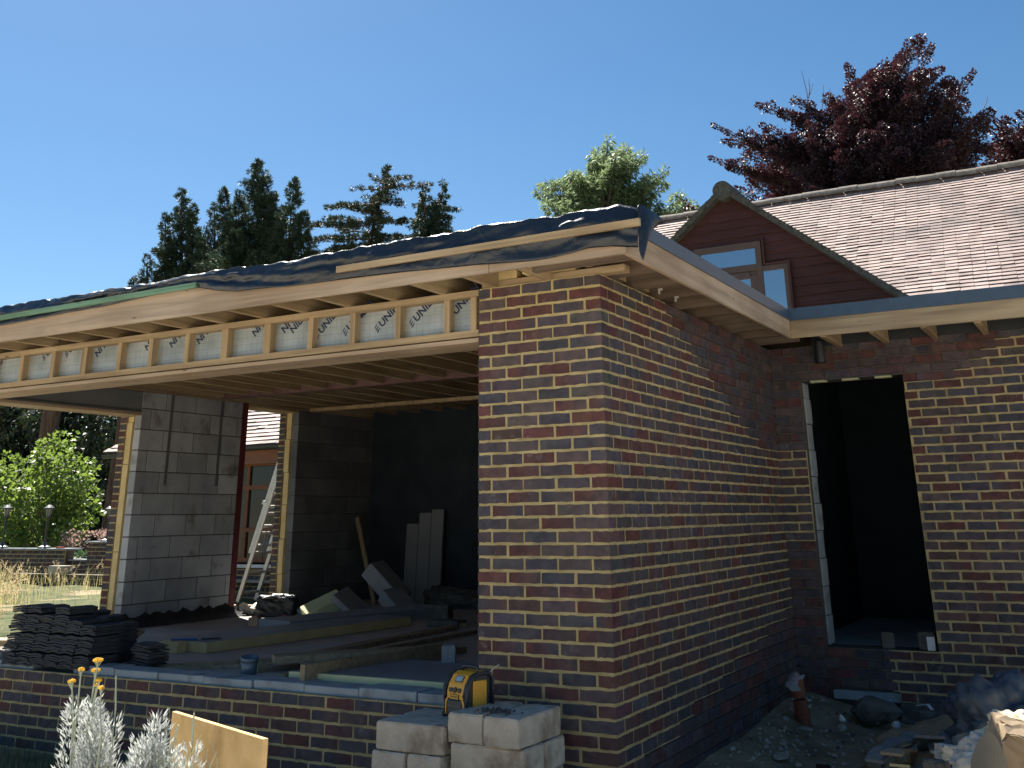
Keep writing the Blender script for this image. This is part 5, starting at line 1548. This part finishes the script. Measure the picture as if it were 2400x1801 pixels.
for k, (u, v, yd, sz, mt, lab) in enumerate([(2150, 1735, 6.6, .09, 'clay', "broken reddish brick end lying on the soil left of the heap"), (2235, 1775, 5.9, .10, 'loose_block', "angular broken block piece at the front of the heap"), (2270, 1745, 6.0, .08, 'feltgrey', "grey angular lump between the laths and the navy sack"), (2195, 1790, 5.7, .07, 'darkstone', "dark angular lump at the bottom edge of the heap"), (2010, 1700, 7.0, .07, 'clay', "dull red half brick left of the torn felt"), (1925, 1722, 7.3, .085, 'brown', "dark purple brick lying flat on the open soil")]):
    P_ = at(u, v, yd); P_.z = ground_h(P_.x, P_.y) + (.02 if k in (0, 4, 5) else max(0, P_.z - .05))
    put("rubble_piece", lab, "rubble", rough_box(sz * 1.6, sz, sz * .7, amp=.006), M[mt], tuple(P_), (rnd.uniform(-.3, .3), rnd.uniform(-.3, .3), rnd.uniform(0, 3)))
# soil heap under it all
cloth_lump("soil_heap", "dark heap of soil and dust under the rubbish at bottom right", "soil heap", M['soil'], (1.95, 1.7, -0.05), 1.0, 1.3, .42, 21, fold_=.3)

# ------------------------------------------------------------------ ladder
ld = thing("ladder", "grey aluminium extension ladder leaning outside the opening in the left block wall", "ladder", (-7.81, 5.24, 0.57))
A0, A1 = Vector((0, 0, 0)), Vector((0.79, 0, 2.25))
dl = (A1 - A0).normalized(); nl = Vector((-dl.z, 0, dl.x))
for sec, off, z0_, z1_ in ((0, 0.0, 0.0, 2.0), (1, 0.045, 0.62, 2.35)):
    for y in (0.0, 0.34):
        MB().beam(A0 + dl * z0_ + nl * off + Vector((0, y, 0)), A0 + dl * z1_ + nl * off + Vector((0, y, 0)), 0.026, 0.056, up=nl).build('rail', M['alu'], ld, bev=.003)
    k = 0.12 if sec == 0 else 0.72
    while k < z1_ - .05:
        c = A0 + dl * k + nl * off
        mb = MB()
        mb.beam(c + Vector((0, .014, 0)), c + Vector((0, .326, 0)), 0.034, 0.034, up=nl)
        mb.build('rung', M['alu'], ld, bev=.006)
        k += 0.26
for y in (0.0, 0.34):
    c = A0 + dl * 1.28 + Vector((0, y, 0))
    MB().beam(c + nl * .0, c + nl * .10, .035, .05, up=dl).build('stay_bracket', M['alu'], ld)
rp = MB(); rp.tube([A0 + dl * .95 + Vector((0, .12, .0)), A0 + dl * .7 + Vector((0.02, .13, -.05)), A0 + dl * .62 + Vector((.02, .17, -.08)), A0 + dl * .7 + Vector((.01, .2, -.05)), A0 + dl * .95 + Vector((0, .2, 0))], .007, 6)
rp.build('rope', M['pipeblue'], ld, smooth=True)
put("timber", "sunlit pale planks on the ground at the foot of the ladder", "timber", MB().beam((-8.6, 4.6, .545), (-6.9, 5.1, .545), .16, .04).beam((-8.6, 4.3, .53), (-6.9, 4.85, .53), .10, .04), M['pinex'])

# ------------------------------------------------------------------ garden walls, lamps, shrub, grasses
gw = thing("garden_wall", "brown brick garden retaining wall carrying the lamps, left of the house", "wall", (0, 0, 0))
GY = 8.34
def gbrick(parent, x0_, x1_, y, ztop, rows):
    b, p, r = brickwork((x0_, y), (1, 0), (0, -1), x1_ - x0_, ztop, rows, lambda k: 0.215 if k % 2 else 0.1025)
    w = b.build('wall_face', M['brick'], parent); p.build('pointing', M['mortar'], w)
    bxo('wall_core', M['mortar_raw'], parent, x0_, y + .028, -.2, x1_, y + .21, ztop)
gbrick(gw, -19.5, -15.30, GY, 1.09, 14)
bxo('coping', M['sill_block'], gw, -19.5, GY - .04, 1.092, -15.1, GY + .24, 1.125, bev=.006)
gbrick(gw, -14.72, -13.2, GY + .05, 1.22, 14)
bxo('coping', M['sill_block'], gw, -14.78, GY + .0, 1.222, -13.2, GY + .28, 1.25, bev=.006)
gbrick(gw, -16.2, -14.725, GY + .12, .90, 10)
bxo('coping', M['sill_block'], gw, -16.2, GY + .08, .902, -14.725, GY + .34, .925)
gw2 = thing("planter_wall", "lower brick planter wall with an upright brick coping in front of the lamp wall", "wall", (0, 0, 0))
gbrick(gw2, -16.0, -13.2, GY - .6, .70, 9)
put("concrete_block", "pale concrete block lying on the planter wall", "concrete block", rough_box(.46, .2, .14), M['loose_block'], (-14.72, GY - .5, .702))
tag(bxo("red_clip", M['red'], None, -15.55, GY - .02, 1.126, -15.38, GY + .06, 1.15), "small red object on the coping between the lamps and the planter", "red object")
def lamp(P_, h, lab, sc__=1.0):
    r = thing("garden_lamp", lab, "lamp", P_, "lamps on the garden wall")
    s = sc__
    MB().tube([(0, 0, 0), (0, 0, .03 * s), (0, 0, .06 * s), (0, 0, .12 * s)], [.13 * s, .12 * s, .05 * s, .03 * s], 12).build('base', M['galv'], r)
    MB().tube([(0, 0, .10 * s), (0, 0, h - .26 * s)], .018 * s, 8).build('post', M['black'], r)
    z = h - .26 * s
    mb = MB(); mb.tube([(0, 0, z), (0, 0, z + .16 * s)], [.035 * s, .065 * s], 6); mb.build('lantern_glass', M['lampglass'], r)
    fr_ = MB()
    for k in range(6):
        a = k * math.pi / 3
        fr_.beam((math.cos(a) * .036 * s, math.sin(a) * .036 * s, z), (math.cos(a) * .067 * s, math.sin(a) * .067 * s, z + .16 * s), .008, .008)
    fr_.tube([(0, 0, z - .03 * s), (0, 0, z)], [.02 * s, .045 * s], 6)
    fr_.build('lantern_frame', M['black'], r)
    MB().tube([(0, 0, z + .155 * s), (0, 0, z + .175 * s), (0, 0, z + .215 * s), (0, 0, z + .235 * s), (0, 0, z + .27 * s)], [.105 * s, .10 * s, .05 * s, .018 * s, .006 * s], 12).build('lantern_cap', M['galv'], r)
lamp((-17.35, GY + .1, 1.12), .86, "black lantern lamp furthest left on the garden wall")
lamp((-16.05, GY + .1, 1.12), .84, "black lantern lamp in the middle, in front of the bright shrub")
lamp((-14.35, GY + .15, 1.245), .66, "smaller black lantern lamp nearest the house corner", .9)

# bright shrub
shr = thing("shrub", "bright yellow green leafy shrub backlit behind the garden lamps", "shrub", tuple(at(110, 1320, 15.8)))
sb = Vector(shr.location)
segs = []
tipz = [(0, 1090), (15, 1060), (40, 1085), (60, 1075), (85, 1060), (100, 1030), (120, 1016), (140, 1010), (145, 1030), (160, 1050), (180, 1075), (195, 1062), (215, 1070), (210, 1080), (225, 1090), (205, 1110), (195, 1140), (190, 1170), (200, 1200), (170, 1225), (0, 1130), (0, 1180), (20, 1230), (60, 1220), (120, 1220), (60, 1120), (100, 1100), (150, 1110), (130, 1160), (80, 1170), (30, 1150), (160, 1190), (-30, 1060), (-60, 1100), (-40, 1180), (-20, 1240), (90, 1260), (140, 1260), (40, 1270), (110, 1060), (130, 1080), (70, 1100), (180, 1120)]
stk = MB()
for (u, v) in tipz:
    T = at(u, v, 15.8 + rnd.uniform(-.55, .55)); A_ = sb + (T - sb) * rnd.uniform(.3, .6); A_.z = max(A_.z - .2, sb.z)
    segs.append((tuple(A_), tuple(T), .30))
    for _ in range(4):
        Q = A_ + (T - A_) * rnd.uniform(.3, .9); segs.append((tuple(Q), tuple(Q + Vector((rnd.uniform(-.35, .35), rnd.uniform(-.35, .35), rnd.uniform(-.1, .35)))), .18))
    stk.tube([(0, 0, 0), tuple(A_ - sb), tuple(T - sb)], [.015, .01, .003], 4, cap=False)
# arching spray at the right
Pp, Dd, Ss = plumes(segs, 55, .9, .5); Dd[:, 2] -= .35
leaf_mesh('foliage', M['hazel'], shr, Pp - np.array(sb), Dd, .11, .08, Ss)
a_, b_, c_ = at(205, 1195, 15.6), at(222, 1160, 15.6), at(238, 1148, 15.6)
stk.tube([a_ - sb, b_ - sb, c_ - sb], .006, 4)
stk.build('stems', M['twig'], shr)
segs2 = [(tuple(b_), tuple(c_), .08), (tuple(at(200, 1190, 15.6)), tuple(at(228, 1178, 15.6)), .09), (tuple(at(200, 1225, 15.6)), tuple(at(235, 1200, 15.6)), .08)]
Pp, Dd, Ss = plumes(segs2, 110, .8, .8); Dd[:, 2] -= .2
leaf_mesh('side_spray', M['hazel'], shr, Pp - np.array(sb), Dd, .13, .10, Ss)
# low planting in the beds
M['pinkplant'] = leafmat("dusty_pink_leaf", (0.16, 0.09, 0.07), (0.34, 0.22, 0.19), .3, .7)
for (u0, v0, u1, v1, Yd, mt, lab, nm) in [(140, 1290, 215, 1225, 15.0, 'pinkplant', "dusty pink low plant between the shrub and the planter wall", 'sedum'), (218, 1258, 262, 1238, 15.0, 'pinkplant', "dusty pink plant on the wall under the small lamp", 'sedum'), (160, 1305, 205, 1290, 14.6, 'darkgrass', "tuft of green leaves in the planter", 'green_tuft'), (120, 1280, 180, 1235, 15.5, 'hazel', "low light green plant at the foot of the shrub", 'low_plant')]:
    base_ = at((u0 + u1) / 2, v0, Yd)
    segs = []
    for _ in range(40):
        a_ = at(rnd.uniform(u0, u1), v0, Yd + rnd.uniform(-.3, .3)); b_ = a_ + Vector((rnd.uniform(-.1, .1), rnd.uniform(-.1, .1), rnd.uniform(.3, 1) * (v0 - v1) / 2389 * Yd))
        segs.append((tuple(a_), tuple(b_), .07))
    Pp, Dd, Ss = plumes(segs, 60, .8, .6)
    r_p = thing(nm, lab, 'plant', tuple(base_)); leaf_mesh('foliage', M[mt], r_p, Pp - np.array(base_), Dd, .06, .035, Ss)


def grass_field(name, lab, n, xr, yr, hfun, mat, hgt, wid, cond=None, seeds=0.0, kind="stuff"):
    P_, D_, S_, = [], [], []
    xs_ = RNG.uniform(*xr, n); ys_ = RNG.uniform(*yr, n)
    keep = np.array([cond is None or cond(a, b) for a, b in zip(xs_, ys_)])
    xs_, ys_ = xs_[keep], ys_[keep]; n = len(xs_)
    z = np.array([hfun(a, b) for a, b in zip(xs_, ys_)])
    ang = RNG.uniform(0, 2 * np.pi, n); h = hgt * RNG.uniform(.45, 1.15, n); bend = RNG.uniform(.1, .7, n) * h
    K = 5
    V = np.zeros((n, K, 2, 3)); side = np.stack([-np.sin(ang), np.cos(ang), np.zeros(n)], 1)
    fw = np.stack([np.cos(ang), np.sin(ang), np.zeros(n)], 1)
    for k in range(K):
        t = k / (K - 1)
        c = np.stack([xs_, ys_, z], 1) + fw * (bend * t ** 2)[:, None] + np.array([0, 0, 1.0]) * (h * (t - .25 * t * t * (bend / h)))[:, None]
        w = wid * (1 - t * .85)
        V[:, k, 0] = c - side * w; V[:, k, 1] = c + side * w
    idx = np.arange(n)[:, None] * (K * 2)
    F = []
    for k in range(K - 1): F.append(np.stack([idx[:, 0] + 2 * k, idx[:, 0] + 2 * k + 1, idx[:, 0] + 2 * k + 3, idx[:, 0] + 2 * k + 2], 1))
    F = np.concatenate(F)
    shade = np.clip(RNG.random(n), 0, 1)
    me = bpy.data.meshes.new(name); me.vertices.add(n * K * 2); me.vertices.foreach_set("co", V.reshape(-1))
    me.loops.add(len(F) * 4); me.loops.foreach_set("vertex_index", F.reshape(-1).astype(np.int32))
    me.polygons.add(len(F)); me.polygons.foreach_set("loop_start", np.arange(0, len(F) * 4, 4, dtype=np.int32)); me.polygons.foreach_set("loop_total", np.full(len(F), 4, dtype=np.int32))
    me.update(calc_edges=True)
    ca = me.color_attributes.new("col", 'FLOAT_COLOR', 'POINT')
    c = np.repeat(shade, K * 2); ca.data.foreach_set("color", np.stack([c, c, c, np.ones_like(c)], 1).reshape(-1).astype(np.float32))
    me.materials.append(mat); o = bpy.data.objects.new(name, me); col.objects.link(o)
    tag(o, lab, "grass", kind=kind)
    if seeds:
        sel = RNG.random(n) < seeds
        tips_ = (V[:, K - 1, 0] + V[:, K - 1, 1])[sel] / 2; dr_ = (V[:, K - 1, 0] - V[:, K - 3, 0])[sel]
        reps = 14
        Pp = np.repeat(tips_, reps, 0); Dd = np.repeat(dr_ / np.linalg.norm(dr_, axis=1, keepdims=True), reps, 0)
        tt_ = RNG.random((len(Pp), 1)) * .10
        Pp = Pp - Dd * tt_ + RNG.normal(size=Pp.shape) * .006
        o2 = leaf_mesh("seed_heads", M['seed'], None, Pp, Dd + RNG.normal(size=Dd.shape) * .3, .028, .009, RNG.random(len(Pp)))
        tag(o2, lab.replace("grass", "grass seed heads"), "seed heads", kind=kind)
    return o
M['seed'] = leafmat("straw_seed", (0.24, 0.17, 0.10), (0.46, 0.36, 0.22), .4, .7)
gh = lambda x, y: ground_h(x, y)
grass_field("long_grass", "long dry grass running to seed left of the extension", 9000, (-17.5, -8.0), (1.0, 7.6), lambda x, y: ground_h(x, y) - .12 + .22 * max(0, min(1, (-9.2 - x + (y - 2) * .8) / 2)), M['grass'], .34, .0042, cond=lambda x, y: x < -7.6 and y > 1.0 and not (x > -11.2 and y > 6.3) and rnd.random() < (1.0 if (2.45 - x) > (1.37 + .05 * math.sin(3 * y)) * (y + 5.66) else .16) * (.45 + .55 * (math.sin(2.3 * x + y) * math.sin(1.9 * y - x) > -.25)), seeds=.30)
grass_field("dark_grass", "shaded green grass at the bottom left in front of the low wall", 9000, (-6.5, -1.7), (-2.6, -0.15), lambda x, y: ground_h(x, y) - .02, M['darkgrass'], .16, .0032)

# ------------------------------------------------------------------ silver leaved plants with golden flowers
def silver_bush(lab, cx, cy, px_r, top_z, nst, flowers, seed):
    r_ = random.Random(seed)
    root = thing("silver_plant", lab, "plant", (cx, cy, 0.0), "silver leaved plants")
    segs = []; stm = MB()
    for _ in range(nst):
        a = r_.uniform(0, 6.28); rr_ = px_r * r_.random() ** .5
        bx_, by_ = .3 * rr_ * math.cos(a), .3 * rr_ * math.sin(a)
        tx, ty = rr_ * math.cos(a), rr_ * math.sin(a)
        tz = top_z * (1 - .28 * (rr_ / px_r) ** 2) * r_.uniform(.82, 1.03)
        stm.tube([(bx_, by_, 0), ((bx_ + tx) / 2, (by_ + ty) / 2, tz * .55), (tx, ty, tz)], [.004, .003, .0015], 4, cap=False)
        segs.append(((cx + (bx_ + 2 * tx) / 3, cy + (by_ + 2 * ty) / 3, tz * .45), (cx + tx, cy + ty, tz), .022))
    fl_ = []
    for (u, v, Yd, ub, vb, rad) in flowers:
        T = at(u, v, Yd); B_ = at(ub, vb, Yd)
        m_ = (T + B_) / 2 + Vector((r_.uniform(-.01, .01), 0, 0))
        loc = Vector((cx, cy, 0))
        low = Vector((cx + (B_.x - cx) * .5, cy + (B_.y - cy) * .5, .1))
        stm.tube([low - loc, B_ - loc, m_ - loc, T - loc], [.004, .0042, .0035, .003], 6)
        segs.append((tuple(B_), tuple(B_ + (T - B_) * .35), .010))
        segs.append((tuple(B_ - Vector((0, 0, .25))), tuple(B_ + (T - B_) * .3), .03))
        if rad:
            h = MB()
            for _ in range(34):
                a = r_.uniform(0, 6.28); q = rad * r_.random() ** .5
                c = T - loc + Vector((q * math.cos(a), q * math.sin(a), .012 - q * q / rad * .35 + r_.uniform(-.001, .001)))
                rs = .0042 * r_.uniform(.8, 1.25)
                h.tube([c - Vector((0, 0, rs)), c - Vector((0, 0, rs * .3)), c + Vector((0, 0, rs * .5)), c + Vector((0, 0, rs * .95))], [rs * .5, rs, rs * .85, rs * .3], 6)
            h.build('flower_head', M['goldflower'], root)
            fs = MB()
            for _ in range(9):
                a = r_.uniform(0, 6.28); q = rad * r_.random() ** .5
                fs.tube([T - loc - Vector((0, 0, .02)), T - loc + Vector((q * math.cos(a), q * math.sin(a), .006 - q * .3))], .0012, 4)
            fs.build('flower_stalks', M['silverstem'], root)
    stm.build('stems', M['silverstem'], root)
    Pp, Dd, Ss = plumes(segs, 1150, .75, .9); Dd[:, 2] += .1
    leaf_mesh('foliage', M['silver'], root, Pp - np.array((cx, cy, 0)), Dd, .030, .0055, Ss)
fl1 = [(230, 1552, 3.12, 212, 1690, .020), (190, 1575, 3.10, 178, 1680, .013), (224, 1576, 3.16, 205, 1690, .017), (168, 1602, 3.08, 172, 1690, .013), (231, 1600, 3.10, 215, 1700, .012), (237, 1618, 3.06, 238, 1720, .012), (272, 1584, 3.14, 262, 1740, .0), (226, 1612, 3.12, 205, 1705, .008)]
P1 = at(215, 1800, 3.12)
silver_bush("taller silver leaved plant topped with golden flower heads", P1.x, P1.y, .085, at(215, 1668, 3.12).z, 60, fl1, 5)
P2 = at(352, 1800, 3.0)
silver_bush("rounded silver leaved bush without flowers beside the ochre board", P2.x, P2.y, .115, at(352, 1690, 3.0).z, 90, [(455, 1672, 3.0, 448, 1790, 0), (418, 1700, 3.0, 400, 1790, 0)], 9)
dw = MB()
for k in range(14):
    a_ = at(330 + k * 14 + rnd.uniform(-8, 8), 1830, 2.95); b_ = at(380 + k * 9 + rnd.uniform(-30, 30), 1730 + rnd.uniform(-30, 50), 2.95)
    dw.tube([(a_.x, a_.y, 0.2), a_, (a_ + b_) / 2 + Vector((rnd.uniform(-.02, .02), 0, 0)), b_], [.002, .002, .0016, .0008], 4)
tag(dw.build("dead_stems", M['silverstem']), "thin dead stems tangled in front of the ochre board", "dead stems", kind="stuff")
# distant bird
bd_ = MB(); bp0 = at(1374, 62, 60)
bd_.poly([bp0 + Vector((-.12, 0, .04)), bp0 + Vector((0, 0, 0)), bp0 + Vector((-.02, .03, .03))]); bd_.poly([bp0 + Vector((.12, 0, .03)), bp0 + Vector((.02, .03, .03)), bp0 + Vector((0, 0, 0))])
tag(bd_.build("bird", M['black']), "tiny dark bird high in the blue sky", "bird")
